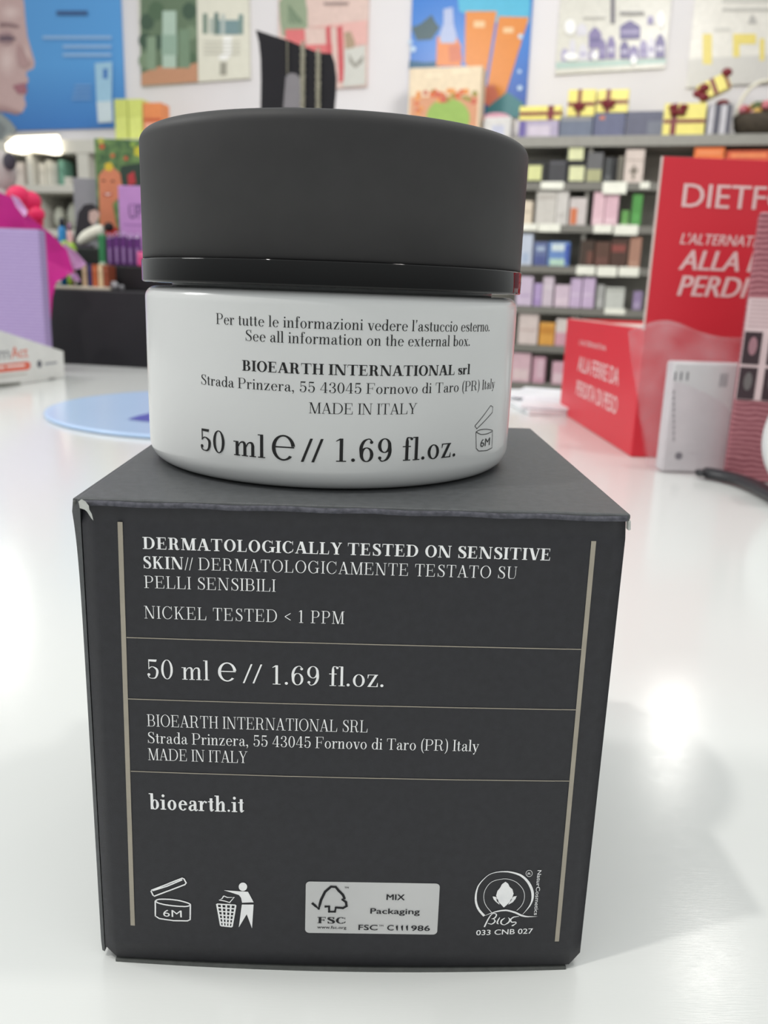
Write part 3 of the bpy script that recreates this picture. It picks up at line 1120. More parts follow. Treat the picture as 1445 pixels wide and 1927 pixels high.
wp0, wp1 = onto(1243, 884, 350), onto(1378, 884, 350)
wz = onto(1310, 676, 350).z - onto(1310, 884, 350).z
wb = thing('white_pack', 'slim white pack with small grey printing, inside the clear pouch', 'pack', ((wp0.x + wp1.x) / 2, 355, 0.5))
mb = MB()
mb.box(wp0.x, wp1.x, 349.5, 360, 0.6, 0.6 + wz, mat((214, 212, 214), 0.4), 1.6, 3)
mb.build('pack_body', wb)
WF = facing(349.4)
mb = MB()
M_GREYINK = mat((110, 108, 116), 0.5)
for (xa, ya, xb, yb) in ((1268, 700, 1273, 716), (1279, 700, 1284, 716), (1291, 700, 1296, 716)):
    (ua, va), (ub, vb) = WF.hit(xa, yb), WF.hit(xb, ya)
    mb.flat([(ua, va), (ub, va), (ub, vb), (ua, vb)], WF, 0.1, M_GREYINK)
for i in range(9):
    ua, va = WF.hit(1266, 742 + i * 11)
    mb.flat([(ua, va), (ua + 0.7, va), (ua + 0.7, va + 2.1), (ua, va + 2.1)], WF, 0.1, M_GREYINK)
ua, va = WF.hit(1277, 858)
mb.flat(disc(ua, va, 2.0), WF, 0.1, M_GREYINK)
for i in range(4):
    ua, va = WF.hit(1353 + i * 4, 728)
    mb.flat([(ua, va), (ua + 0.35, va), (ua + 0.35, va + 7), (ua, va + 7)], WF, 0.1, M_GREYINK)
mb.build('printed_text', wb)

# mauve carton at the edge of the picture
M_MAUVE = bpy.data.materials.new('knitted_mauve')
M_MAUVE.use_nodes = True
n = M_MAUVE.node_tree
b = n.nodes['Principled BSDF']
b.inputs['Roughness'].default_value = 0.5
tcn = n.nodes.new('ShaderNodeTexCoord')
wv = n.nodes.new('ShaderNodeTexWave')
wv.bands_direction = 'Z'
wv.inputs['Scale'].default_value = 120
wv.inputs['Distortion'].default_value = 4
wv.inputs['Detail'].default_value = 3
rp = n.nodes.new('ShaderNodeValToRGB')
rp.color_ramp.elements[0].color = (lin(128), lin(62), lin(74), 1)
rp.color_ramp.elements[1].color = (lin(186), lin(122), lin(130), 1)
n.links.new(tcn.outputs['Object'], wv.inputs[0])
n.links.new(wv.outputs[0], rp.inputs[0])
n.links.new(rp.outputs[0], b.inputs['Base Color'])
m0 = onto(1361, 898, 338)
MA = math.radians(21)
MF = Plane((m0.x, m0.y, 0), (math.cos(MA), -math.sin(MA), 0))
mtz = onto(1424, 398, 338).z
mv = thing('mauve_carton', 'tall mauve carton with knit-look print and dark photo panels, beside clear pouch', 'carton', MF.at(30, 0.2, -6))
mb = MB()
mb.box(0, 74, -14, 0, 0.3, mtz, M_MAUVE, 1.5, 3, plane=MF)
mb.build('carton_body', mv)
za, zb = MF.hit(1400, 752)[1], MF.hit(1400, 560)[1]
mb = MB()
mb.box(0.4, 73.6, 0.1, 0.5, za, zb, mat((222, 198, 200), 0.5), 0.1, 1, plane=MF)
for i in range(7):
    z = zb - 1.4 - i * 2.0
    mb.flat([(1.5, z), (70, z), (70, z - 0.5), (1.5, z - 0.5)], MF, 0.6, mat((182, 146, 152), 0.5))
mb.build('label_panel', mv)
for r_ in range(2):
    for c_ in range(6):
        x0 = 0.9 + c_ * 11.6
        z1 = zb - 16.4 - r_ * 17.6
        mb = MB()
        mb.box(x0, x0 + 8.2, 0.6, 0.9, z1 - 16.0, z1, mat((62, 46, 52), 0.3), 0.1, 1, plane=MF)
        mb.flat(disc(x0 + 4.4, z1 - 7.0, 2.0, 16, 4.6), MF, 1.0, mat((168, 122, 132) if r_ == 0 else (112, 106, 106), 0.5))
        mb.build('photo_panel', mv)

RC = ground(1500, 940)
RC = Vector((RC.x + 3, RC.y, 0))
rl = thing('tape_roll', 'white roll standing on edge before the mauve carton', 'roll', (RC.x, RC.y, 0))
mb = MB()
prof = [(15, 0), (28.5, 0), (30, 1.5), (30, 16.5), (28.5, 18), (15, 18), (15, 0)]
nseg = 72
vs, fs = [], []
for i in range(nseg):
    a = 2 * math.pi * i / nseg
    for r_, w_ in prof:
        vs.append(Vector((RC.x + r_ * math.cos(a) + w_ * 0.25, RC.y - 20 + w_, 30.2 + r_ * math.sin(a))))
for i in range(nseg):
    j = (i + 1) % nseg
    for k in range(len(prof) - 1):
        fs.append([i * 7 + k, i * 7 + k + 1, j * 7 + k + 1, j * 7 + k])
mb.add(vs, fs, mat((226, 228, 228), 0.4), True)
mb.build('roll_body', rl)

mb = MB()
path = [(1314, 884), (1332, 884), (1360, 889), (1392, 897), (1420, 908), (1448, 922), (1480, 940)]
q = [ground(px, py + 6, 3.4) for px, py in path]
q = [Vector(p) for p in catmull([tuple(v) for v in q], 6)]
mb.tube(q, [3.0] * 5 + [4.6] * (len(q) - 5), mat((44, 44, 48), 0.3, 0.5), 14, 0.62)
tag(mb.build('black_strap'), 'black flat strap lying on counter before the mauve carton', 'strap')

# ------------------------------------------------------------------ white wedge carton, purple pack, fuchsia wrap
A0, A1 = ground(118, 712), ground(0, 729)
u_ = (A0 - A1).normalized()
WP = Plane(A1, u_)
wd = thing('wedge_carton', 'low white wedge-shaped carton with orange lettering, before the purple pack', 'carton', (A1.x, A1.y, 0))
ua, va = WP.hit(0, 622)
ub, vb = WP.hit(119, 661)
sl = (vb - va) / (ub - ua)
u0 = ua - 70
mb = MB()
mb.prism([(u0, 0.3), (ub, 0.3), (ub, vb), (u0, va - sl * 70)], WP, -40, 0, mat((226, 226, 222), 0.45))
mb.build('carton_body', wd)
mb = MB()


def wtext(txt, a, b_, cap, m, bold=0.0):
    u1, v1 = WP.hit(*a)
    u2, v2 = WP.hit(*b_)
    _, vt = WP.hit(a[0], a[1] - cap)
    sans_line(mb, txt, u1, u2, v1, vt - v1, lambda u, v: WP.at(u, v, 0.15), m, bold, 0, (v2 - v1) / (u2 - u1))


wtext('m', (-2, 677), (18, 675), 24, mat((128, 128, 134), 0.5))
wtext('Act', (21, 675), (53, 672), 22, mat((222, 112, 88), 0.5), 0.01)
q = [WP.hit(*p) for p in [(-30, 689), (52, 680), (57, 684), (57, 692), (52, 696), (-30, 704)]]
mb.flat(q, WP, 0.15, mat((226, 106, 84), 0.5))
for a, b_ in (((-20, 694), (8, 691)), ((12, 690), (46, 687))):
    (p, q1), (r_, s_) = WP.hit(*a), WP.hit(*b_)
    mb.flat([(p, q1 - 1), (r_, s_ - 1), (r_, s_ + 1), (p, q1 + 1)], WP, 0.3, mat((246, 220, 212), 0.5))
q = [WP.hit(*p) for p in [(-30, 711), (50, 702), (50, 705), (-30, 714)]]
mb.flat(q, WP, 0.15, mat((196, 192, 184), 0.5))
q = [WP.hit(*p) for p in [(-30, 724), (38, 719), (38, 725), (-30, 730)]]  # shadow line along the carton's foot, painted as a grey strip
mb.flat(q, WP, 0.15, mat((120, 120, 112), 0.5))
u1, v1 = WP.hit(74, 685)
mb.flat(disc(u1, v1, 3.4), WP, 0.15, mat((92, 94, 104), 0.5))
q = [WP.hit(*p) for p in [(84, 683), (107, 680), (107, 684), (84, 687)]]
mb.flat(q, WP, 0.15, mat((150, 152, 158), 0.5))
q = [WP.hit(*p) for p in [(91, 711), (104, 710), (104, 714), (91, 716)]]
mb.flat(q, WP, 0.15, mat((160, 160, 158), 0.5))
mb.build('printed_lettering', wd)

pu = bpy.data.materials.new('lilac_print')
pu.use_nodes = True
n = pu.node_tree
b = n.nodes['Principled BSDF']
b.inputs['Roughness'].default_value = 0.4
tcn = n.nodes.new('ShaderNodeTexCoord')
wv = n.nodes.new('ShaderNodeTexWave')
wv.bands_direction = 'Z'
wv.inputs['Scale'].default_value = 105
wv.inputs['Distortion'].default_value = 2
wv.inputs['Detail'].default_value = 2
wv.inputs['Detail Scale'].default_value = 3
rp = n.nodes.new('ShaderNodeValToRGB')
rp.color_ramp.elements[0].color = (lin(164), lin(142), lin(194), 1)
rp.color_ramp.elements[1].color = (lin(184), lin(164), lin(208), 1)
n.links.new(tcn.outputs['Object'], wv.inputs[0])
n.links.new(wv.outputs[0], rp.inputs[0])
n.links.new(rp.outputs[0], b.inputs['Base Color'])
pr, pl_ = onto(99, 650, 778), onto(-90, 650, 760)
ptz = onto(60, 433, 760).z
pk = thing('purple_pack', 'tall lilac carton covered in fine lines of print, behind the white wedge', 'carton', ((pr.x + pl_.x) / 2, 769, 0.2))
mb = MB()
mb.box(pl_.x, pr.x, 760, 778, 0.3, ptz, pu, 1.5, 3)
mb.build('carton_body', pk)
mb = MB()
mb.box(pl_.x + 0.4, pr.x - 0.4, 761, 777, ptz + 0.1, ptz + 0.9, mat((178, 160, 206), 0.4), 0.2)
mb.build('top_flap', pk)

M_FUCH = mat((202, 40, 140), 0.5, 0.3, noise=0.12, scale=30)
M_PINKIN = mat((226, 178, 224), 0.5, 0.3)


def sheet_prism(mb, px, y, dy, m, wob=4.0):
    """Thin curved sheet with thickness whose outline is given as directions, spread over real depth dy."""
    pts = [onto(a, b_, y + dy * i / max(1, len(px) - 1)) for i, (a, b_) in enumerate(px)]
    c = sum(pts, Vector()) / len(pts) + Vector((0, wob, 0))
    vs = [c] + pts + [c + Vector((0, 1, 0))] + [p + Vector((0, 1, 0)) for p in pts]
    k = len(pts)
    fs = []
    for i in range(k):
        j = (i + 1) % k
        fs += [[0, 1 + i, 1 + j], [k + 1, k + 2 + j, k + 2 + i], [1 + i, k + 2 + i, k + 2 + j, 1 + j]]
    mb.add(vs, fs, m, False)


wr = thing('gift_wrap_paper', 'fuchsia tissue paper fanning out behind and over the lilac carton', 'wrapping paper', (onto(60, 500, 835).x, 840, 0))
mb = MB()
sheet_prism(mb, [(-40, 352), (0, 362), (22, 372), (45, 398), (70, 420), (96, 440), (125, 470), (138, 512), (118, 524), (105, 532), (98, 560), (92, 640), (-40, 640)], 832, 8, M_FUCH, 10)
mb.build('paper_sheet', wr)
mb = MB()
sheet_prism(mb, [(118, 455), (142, 474), (162, 496), (154, 504), (132, 510)], 838, 8, M_PINKIN)
mb.build('paper_lining', wr)['label'] = 'pale pink inner side of the paper'
mb = MB()
sheet_prism(mb, [(126, 512), (144, 515), (151, 530), (138, 526)], 836, 6, M_PINKIN)
mb.build('paper_lining', wr)['label'] = 'pale pink inner side of the paper'
mb = MB()
sheet_prism(mb, [(20, 366), (34, 372), (52, 398), (46, 408), (30, 388)], 830, 2, M_PINKIN)
mb.build('paper_lining', wr)['label'] = 'pale pink inner side of the paper'
ro = thing('fabric_rose', 'bright pink rosette peeping over the fuchsia tissue paper', 'flower', (onto(45, 400, 870).x, 872, 0))
c0 = onto(46, 386, 872)
k = 0
for dx, dz, r_ in ((-6, 8, 13), (5, 4, 12), (-2, -5, 12), (12, -9, 9), (10, -17, 8), (-11, -4, 11)):
    mb = MB()
    mb.ball((c0.x + dx, c0.y + (k % 3) * 3, c0.z + dz), (r_, r_ * 0.55, r_ * 0.9), mat((238, 42, 100), 0.5, noise=0.1), 18, 12)
    mb.build('petal', ro)
    k += 1
mb = MB()
mb.tube([(c0.x, 874, 0.5), (c0.x, 874, c0.z - 6)], 2.2, mat((60, 110, 60), 0.6))
mb.build('stem', ro)

# ------------------------------------------------------------------ black shop fixture behind the counter
GY = 1010
M_BLK = mat((50, 50, 54), 0.45, 0.35, noise=0.05)
g0, g1 = onto(40, 546, GY), onto(690, 546, GY)
GZ = onto(190, 546, GY).z
fx = thing('display_cabinet', 'black display cabinet standing on the floor beyond the counter', 'cabinet', ((g0.x + g1.x) / 2, 1190, -902))
mb = MB()
mb.box(g0.x, g1.x, GY, 1400, -901.5, GZ, M_BLK, 1.5)
mb.build('cabinet_body', fx)
RZ = onto(230, 500, 1068).z
r0, r1 = onto(142, 500, 1068), onto(690, 500, 1068)
mb = MB()
mb.box(r0.x, g1.x - 2, 1068, 1398, GZ + 0.2, RZ, mat((38, 38, 40), 0.4), 1.0)
mb.build('riser', fx)


def simple_box(name, label, cat, pl, px0, px1, pytop, z0, depth, m, group=None, bev=1.0, front=None, pymid=None, extra=None, w=0.0):
    """A carton standing at height z0 on the plane's line, its front seen between px0 and px1."""
    pm_ = pymid or pytop + 10
    u0, _ = pl.hit(px0, pm_, w)
    u1, _ = pl.hit(px1, pm_, w)
    _, v1 = pl.hit((px0 + px1) / 2, pytop, w)
    v1 = max(v1, z0 + 4)
    base = pl.at((u0 + u1) / 2, z0, w - depth / 2)
    t_ = thing(name, label, cat, base, group)
    q = MB()
    q.box(u0, u1, w - depth, w, z0 + 0.3, v1, m, min(bev, (u1 - u0) / 5), 2, plane=pl)
    q.build('body', t_)
    if front:
        for (fa, fb_, fc, fd, fm, nm) in front:          # fractions of the front: x0, x1, z0, z1
            q = MB()
            q.box(u0 + (u1 - u0) * fa, u0 + (u1 - u0) * fb_, w + 0.05, w + 0.6, z0 + (v1 - z0) * fc, z0 + (v1 - z0) * fd, fm, 0.0, 1, plane=pl)
            q.build(nm, t_)
    return t_, u0, u1, v1


GB = facing(1022)
spines = [(154, 163, 499, (186, 160, 130), 'tan'), (164, 172, 497, (58, 52, 96), 'navy blue'), (173, 183, 498, (190, 98, 58), 'rust orange'), (184, 193, 497, (222, 196, 156), 'cream'), (194, 203, 499, (150, 76, 50), 'dark brown')]
for a, b_, t_, c_, nm in spines:
    simple_box('booklet', 'slim %s packet standing upright on the low ledge of black cabinet' % nm, 'packet', GB, a, b_, t_, GZ, 34, mat(c_, 0.5), 'upright packets on the black cabinet', 0.6,
               [(0.2, 0.8, 0.72, 0.86, mat(tuple(min(255, v + 30) for v in c_), 0.5), 'band')])
mb = MB()
p = onto(150, 540, 1013)
x0, x1 = onto(96, 538, 1013).x, onto(206, 538, 1013).x
mb.rbox(((x0 + x1) / 2, 1016, GZ + 2.0), (x1 - x0, 8, 3.6), (0, 0, 0.02), mat((216, 208, 190), 0.6), 0.8)
tag(mb.build('price_strip'), 'cream card strip lying along the front edge of black cabinet', 'card')
for a, b_, t_, nm, cc in ((206, 222, 529, 'larger', (176, 176, 180)), (224, 233, 536, 'smaller', (150, 150, 154))):
    mb = MB()
    ca, cb = onto(a, 540, 1030), onto(b_, 540, 1030)
    h_ = onto(a, t_, 1030).z - GZ
    mb.ball(((ca.x + cb.x) / 2, 1032, GZ + h_ / 2 + 0.2), ((cb.x - ca.x) / 2, 6, h_ / 2), mat(cc, 0.35), 16, 10)
    tag(mb.build('silver_sachet'), '%s crumpled silver-grey sachet on black cabinet beside the packets' % nm, 'sachet')

GR = facing(1080)
simple_box('black_tray', 'small black box with white fluff on it, beside the green tube', 'box', GR, 139, 186, 466, RZ, 40, mat((34, 38, 36), 0.5), None, 1.5, [(0.05, 0.95, 0.86, 0.94, mat((60, 66, 62), 0.5), 'rim')])
fz = onto(160, 467, 1080).z
fl = thing('fluffy_plush', 'white fluffy bundle with a dark end, lying on the small black box', 'plush toy', (onto(168, 455, 1098).x, 1100, fz))
M_FLUFF = mat((232, 230, 216), 0.9, 0.1, noise=0.06, scale=120, bump=0.6)
q = MB()
pa, pb_ = onto(148, 462, 1098), onto(196, 440, 1098)
q.tube([pa + (pb_ - pa) * (i / 8) + Vector((0, 0, 3.5 + 3.5 * math.sin(i / 8 * 3))) for i in range(9)], [4, 6, 7.5, 8, 8, 8, 8.5, 8.5, 6.5], M_FLUFF, 16)
q.build('body', fl)
q = MB()
cc = onto(205, 427, 1100)
q.ball((cc.x, 1100, cc.z), (6.5, 6, 6), mat((44, 38, 40), 0.8), 16, 10)
q.build('dark_head', fl)
simple_box('green_tube', 'narrow dark green tube standing next to the purple sachets', 'tube', GR, 184, 197, 441, RZ, 12, mat((62, 138, 92), 0.35), None, 3, [(0.1, 0.9, 0.02, 0.1, mat((200, 226, 210), 0.4), 'band')])
for i in range(5):
    a = 200 + i * 13
    ord_ = ('next to the green tube', 'second from the green tube', 'third from the green tube', 'fourth from the green tube', 'nearest the jar')[i]
    t_, u0, u1, v1 = simple_box('purple_stick', 'glossy violet stick pack standing upright, ' + ord_, 'stick pack', facing(1078), a, a + 11, 446 - (3 if i in (1, 2) else 0), RZ, 9, mat((104, 58, 126), 0.2, 0.5), 'violet stick packs on black cabinet', 2.5,
                                [(0.3, 0.7, 0.1, 0.62, mat((160, 130, 180), 0.3), 'label')])
    q = MB()
    um = (u0 + u1) / 2
    ring_pts = [Vector((um + 2.6 * math.cos(2 * math.pi * k / 16), 1082, v1 + 1.2 + 2.6 * math.sin(2 * math.pi * k / 16))) for k in range(17)]
    q.tube(ring_pts, 0.7, mat((216, 190, 232), 0.2, 0.5), 8)
    q.build('ring_cap', t_)
simple_box('pink_sachet', 'hot pink sachet half hidden behind the jar, beside violet sticks', 'sachet', facing(1074), 258, 284, 474, RZ, 6, mat((236, 88, 150), 0.35), None, 1.5, [(0.1, 0.9, 0.7, 0.8, mat((250, 160, 196), 0.3), 'band')])
UP_ = facing(1100)
t_, u0, u1, v1 = simple_box('purple_card', 'pale purple show card lettered UP behind violet sticks', 'show card', UP_, 222, 296, 350, RZ, 6, mat((194, 142, 204), 0.5), None, 1.2)
q = MB()
plane_text(q, UP_, 'UP', (243, 411), (268, 412), 25, mat((84, 60, 110), 0.5), 0.0)
for yy, wa, wb_ in ((386, 244, 268), (424, 233, 270)):
    (ua, va), (ub, vb) = UP_.hit(wa, yy), UP_.hit(wb_, yy)
    q.flat([(ua, va), (ub, va), (ub, va + 1.6), (ua, va + 1.6)], UP_, 0.12, mat((150, 104, 168), 0.5))
q.build('printed_lettering', t_)

# small things at the end of the black cabinet
for nm, lb, ct_, a, b_, tp, c_, fr_ in (
        ('blue_bottle', 'tiny glossy blue bottle with black cap by the lime bow', 'bottle', 107, 122, 424, (40, 130, 190), (20, 22, 40)),
        ('pink_bottle', 'tiny pale pink bottle between blue bottle and portrait card', 'bottle', 123, 134, 433, (222, 176, 176), (150, 110, 140))):
    P_ = facing(1040)
    ca, cb = P_.hit(a, 445)[0], P_.hit(b_, 445)[0]
    zt_ = P_.hit(a, tp)[1]
    t_ = thing(nm, lb, ct_, ((ca + cb) / 2, 1046, GZ))
    r_ = (cb - ca) / 2
    q = MB()
    q.lathe([(0, 0.2), (r_, 0.2), (r_, zt_ - GZ - r_), (r_ * 0.5, zt_ - GZ), (0, zt_ - GZ)], (ca + cb) / 2, 1046, GZ, mat(c_, 0.12, 0.5), 24)
    q.build('glass_body', t_)
    q = MB()
    q.lathe([(0, 0), (r_ * 0.62, 0), (r_ * 0.62, 9), (0, 9)], (ca + cb) / 2, 1046, zt_ + 0.05, mat(fr_, 0.3), 24)
    q.build('cap', t_)
lb_ = thing('lime_bow', 'lime green ribbon bow on black cabinet beside the tissue paper', 'bow', (onto(130, 465, 1025).x, 1025, GZ))
for cx_, cy_, rx_, rz_ in ((122, 466, 6, 9), (135, 470, 6, 9), (129, 478, 5, 8)):
    q = MB()
    c = onto(cx_, cy_, 1026)
    q.ball((c.x, 1026, c.z), (rx_, 5, rz_), mat((152, 190, 66), 0.45), 16, 10)
    q.build('loop', lb_)
q = MB()
c = onto(129, 484, 1026)
q.tube([(c.x, 1026, GZ + 0.3), (c.x, 1026, c.z)], 3.0, mat((152, 190, 66), 0.45))
q.build('tail', lb_)

# portrait card with long dark hair, grey panel, floral sign
HC = facing(1120)
pc = thing('portrait_card', 'cut-out card showing a head with long black hair', 'card', (HC.hit(165, 440)[0], 1121, RZ))
q = MB()
q.prism([HC.hit(*p) for p in [(150, 462), (138, 452), (143, 425), (147, 400), (158, 385), (172, 383), (184, 390), (188, 404), (176, 415), (170, 435), (168, 458)]], HC, -2, 0, mat((40, 36, 42), 0.5))
q.flat([HC.hit(*p) for p in [(168, 398), (180, 394), (188, 402), (184, 414), (175, 424), (167, 414)]], HC, 0.15, mat((196, 168, 160), 0.6))
q.build('printed_head', pc)
q = MB()
u, v = HC.hit(158, 462)
q.box(u - 12, u + 12, -6, -0.0, RZ + 0.3, v + 1, mat((60, 50, 64), 0.5), 0.3, 1, plane=HC)
q.build('foot', pc)
simple_box('grey_board', 'plain grey upright board behind the portrait card', 'board', facing(1180), 137, 186, 335, RZ, 8, mat((148, 146, 152), 0.5), None, 1.0, [(0.55, 0.9, 0.3, 0.34, mat((120, 118, 126), 0.5), 'small_print')])
FS = facing(1160)
fsn = thing('floral_sign', 'tall green sign with flowers and a smiling orange-toned face printed on it', 'sign', (FS.hit(228, 400)[0], 1163, RZ))
M_LEAF = bpy.data.materials.new('leaf_print')
M_LEAF.use_nodes = True
n = M_LEAF.node_tree
b = n.nodes['Principled BSDF']
b.inputs['Roughness'].default_value = 0.45
tcn = n.nodes.new('ShaderNodeTexCoord')
nz = n.nodes.new('ShaderNodeTexNoise')
nz.inputs['Scale'].default_value = 70
rp = n.nodes.new('ShaderNodeValToRGB')
rp.color_ramp.elements[0].position = 0.38
rp.color_ramp.elements[1].position = 0.62
rp.color_ramp.elements[0].color = (lin(62), lin(96), lin(60), 1)
rp.color_ramp.elements[1].color = (lin(116), lin(148), lin(86), 1)
n.links.new(tcn.outputs['Object'], nz.inputs[0])
n.links.new(nz.outputs[0], rp.inputs[0])
n.links.new(rp.outputs[0], b.inputs['Base Color'])
q = MB()
(ua, _), (ub, _) = FS.hit(180, 330), FS.hit(300, 330)
vt = FS.hit(230, 262)[1]
q.box(ua, ub, -6, 0, RZ + 0.3, vt, M_LEAF, 0.6, 1, plane=FS)
q.build('sign_board', fsn)
q = MB()
D = lambda pts, c_, w_=0.15: q.flat([FS.hit(*p) for p in pts], FS, w_, mat(c_, 0.5))
D([(228, 312), (290, 304), (290, 350), (236, 352), (222, 336)], (48, 66, 56))
D([(188, 440), (186, 330), (196, 318), (214, 316), (226, 326), (230, 350), (224, 372), (212, 384), (222, 440)], (214, 132, 98), 0.3)
D([(188, 432), (222, 428), (224, 445), (188, 445)], (184, 52, 46), 0.4)
D(disc(203, 366, 9, 14, 4), (188, 82, 72), 0.45)
D([(196, 364), (210, 364), (203, 368)], (244, 226, 214), 0.5)
for cx_, cy_ in ((195, 340), (212, 341)):
    D(disc(cx_, cy_, 4, 10, 2), (110, 60, 48), 0.45)
D([(240, 330), (252, 322), (256, 345), (242, 350)], (190, 60, 66), 0.4)
for cx_, cy_, r_, c_ in ((205, 314, 8, (222, 190, 60)), (192, 276, 5, (200, 96, 64)), (212, 293, 4, (206, 110, 70)), (237, 298, 4, (206, 100, 70)), (262, 285, 10, (204, 196, 62)), (190, 265, 6, (190, 190, 90)), (250, 272, 5, (150, 180, 80))):
    for k in range(5):
        a = k * 2 * math.pi / 5
        D(disc(cx_ + r_ * .6 * math.cos(a), cy_ + r_ * .6 * math.sin(a), r_ * .5, 8), c_, 0.5)
q.build('printed_picture', fsn)

# necklace stand with chains
NS = facing(1120)
ns = thing('necklace_stand', 'black curved necklace stand rising behind the jar lid', 'stand', (NS.hit(560, 190)[0], 1130, RZ))
out = [NS.hit(*p) for p in [(481, 56), (520, 69), (548, 78), (576, 90), (600, 99), (624, 101), (630, 118), (633, 145), (632, 175), (629, 210), (626, 300), (492, 300), (490, 210), (491, 150), (490, 110), (487, 80)]]
k_ = [i for i, p_ in enumerate(out) if p_ == NS.hit(626, 300)][0]
out[k_ + 1:k_ + 1] = [(NS.hit(600, 400)[0], RZ + 6.1), (NS.hit(520, 400)[0], RZ + 6.1)]
q = MB()
q.prism(out, NS, -9, 0, mat((44, 43, 47), 0.7, 0.2, noise=0.06))
q.build('bust_panel', ns)
u0_, v0_ = NS.hit(560, 400)
q = MB()
q.box(u0_ - 34, u0_ + 34, -40, 20, RZ + 0.3, RZ + 6, mat((36, 36, 38), 0.5), 1.5, 2, plane=NS)
q.build('foot', ns)
for xa, xb, yt, wd_, lab_ in ((570, 569, 84, 5.5, 'thick silver chain hanging on necklace stand, next to the grey tag'), (599, 598, 97, 5.5, 'thick silver chain hanging on necklace stand, near its outer edge'),
                             (541, 541, 76, 1.6, 'thin fine silver chain hanging on necklace stand, above the grey tag')):
    q = MB()
    u0_, v0_ = NS.hit(xa, yt)
    u1_, v1_ = NS.hit(xb, 300 if wd_ > 2 else 140)
    L_ = v0_ - v1_
    k_ = int(L_ / (wd_ * 0.75))
    for i in range(k_):
        v_ = v0_ - i * L_ / k_
        u_2 = u0_ + (u1_ - u0_) * i / k_
        q.tube([NS.at(u_2 + wd_ / 2 * math.sin(th) * (1 if i % 2 else .7), v_ + wd_ * 0.62 * math.cos(th), 2.0 + 0.8 * math.sin(th * 2 + i)) for th in [2 * math.pi * t / 10 for t in range(11)]], wd_ * 0.17, mat((192, 188, 168), 0.35, 0.5, metal=0.4), 6)
    tag(q.build('neck_chain'), lab_, 'chain', 'chains on the necklace stand')
q = MB()
q.prism([NS.hit(*p) for p in [(533, 205), (538, 145), (546, 138), (558, 140), (565, 148), (566, 205)]], NS, 1.0, 2.6, mat((142, 138, 142), 0.5))
tag(q.build('grey_tag'), 'rounded grey tag hanging on the black necklace stand', 'tag')

# ------------------------------------------------------------------ shelving on the wall
OFF = 300
M_SHELF = mat((150, 148, 142), 0.5, 0.3, noise=0.05)
M_SHELFE = mat((124, 122, 116), 0.5, 0.3, noise=0.05)
ROWS = [WALL.hit(1100, y, OFF)[1] for y in (256, 344, 424, 502, 580, 654, 727)]
uL, uR = WALL.hit(620, 450, OFF)[0], WALL.hit(1560, 450, OFF)[0]
uD = WALL.hit(1097, 450, OFF)[0]
su = thing('wall_shelving', 'dark grey wall shelving filled with cosmetics beyond the counter', 'shelf', WALL.at((uL + uR) / 2, -900, 150))
q = MB()
q.box(uL, uR, 2, 14, -898, ROWS[0] - 22, mat((205, 202, 192), 0.6), 0, 1, plane=WALL)
q.build('back_panel', su)
for i, z in enumerate(ROWS):
    q = MB()
    q.box(uL, uR, 15, OFF - 1, z - (46 if i == 0 else 18), z, M_SHELF, 0, 1, plane=WALL)
    q.box(uL, uR, OFF - 1, OFF + 5, z - (46 if i == 0 else 34), z, M_SHELFE if i else M_SHELF, 0, 1, plane=WALL)
    q.build('shelf_board', su)
for u in (uL - 18, uD - 9, uR):
    q = MB()
    q.box(u, u + 18, 14, OFF - 12, -898, ROWS[0] - 48, M_SHELFE, 0, 1, plane=WALL)
    q.build('upright', su)
q = MB()
q.box(uL, uR, 20, OFF - 30, -897, ROWS[6] - 40, M_SHELF, 0, 1, plane=WALL)
q.build('plinth', su)

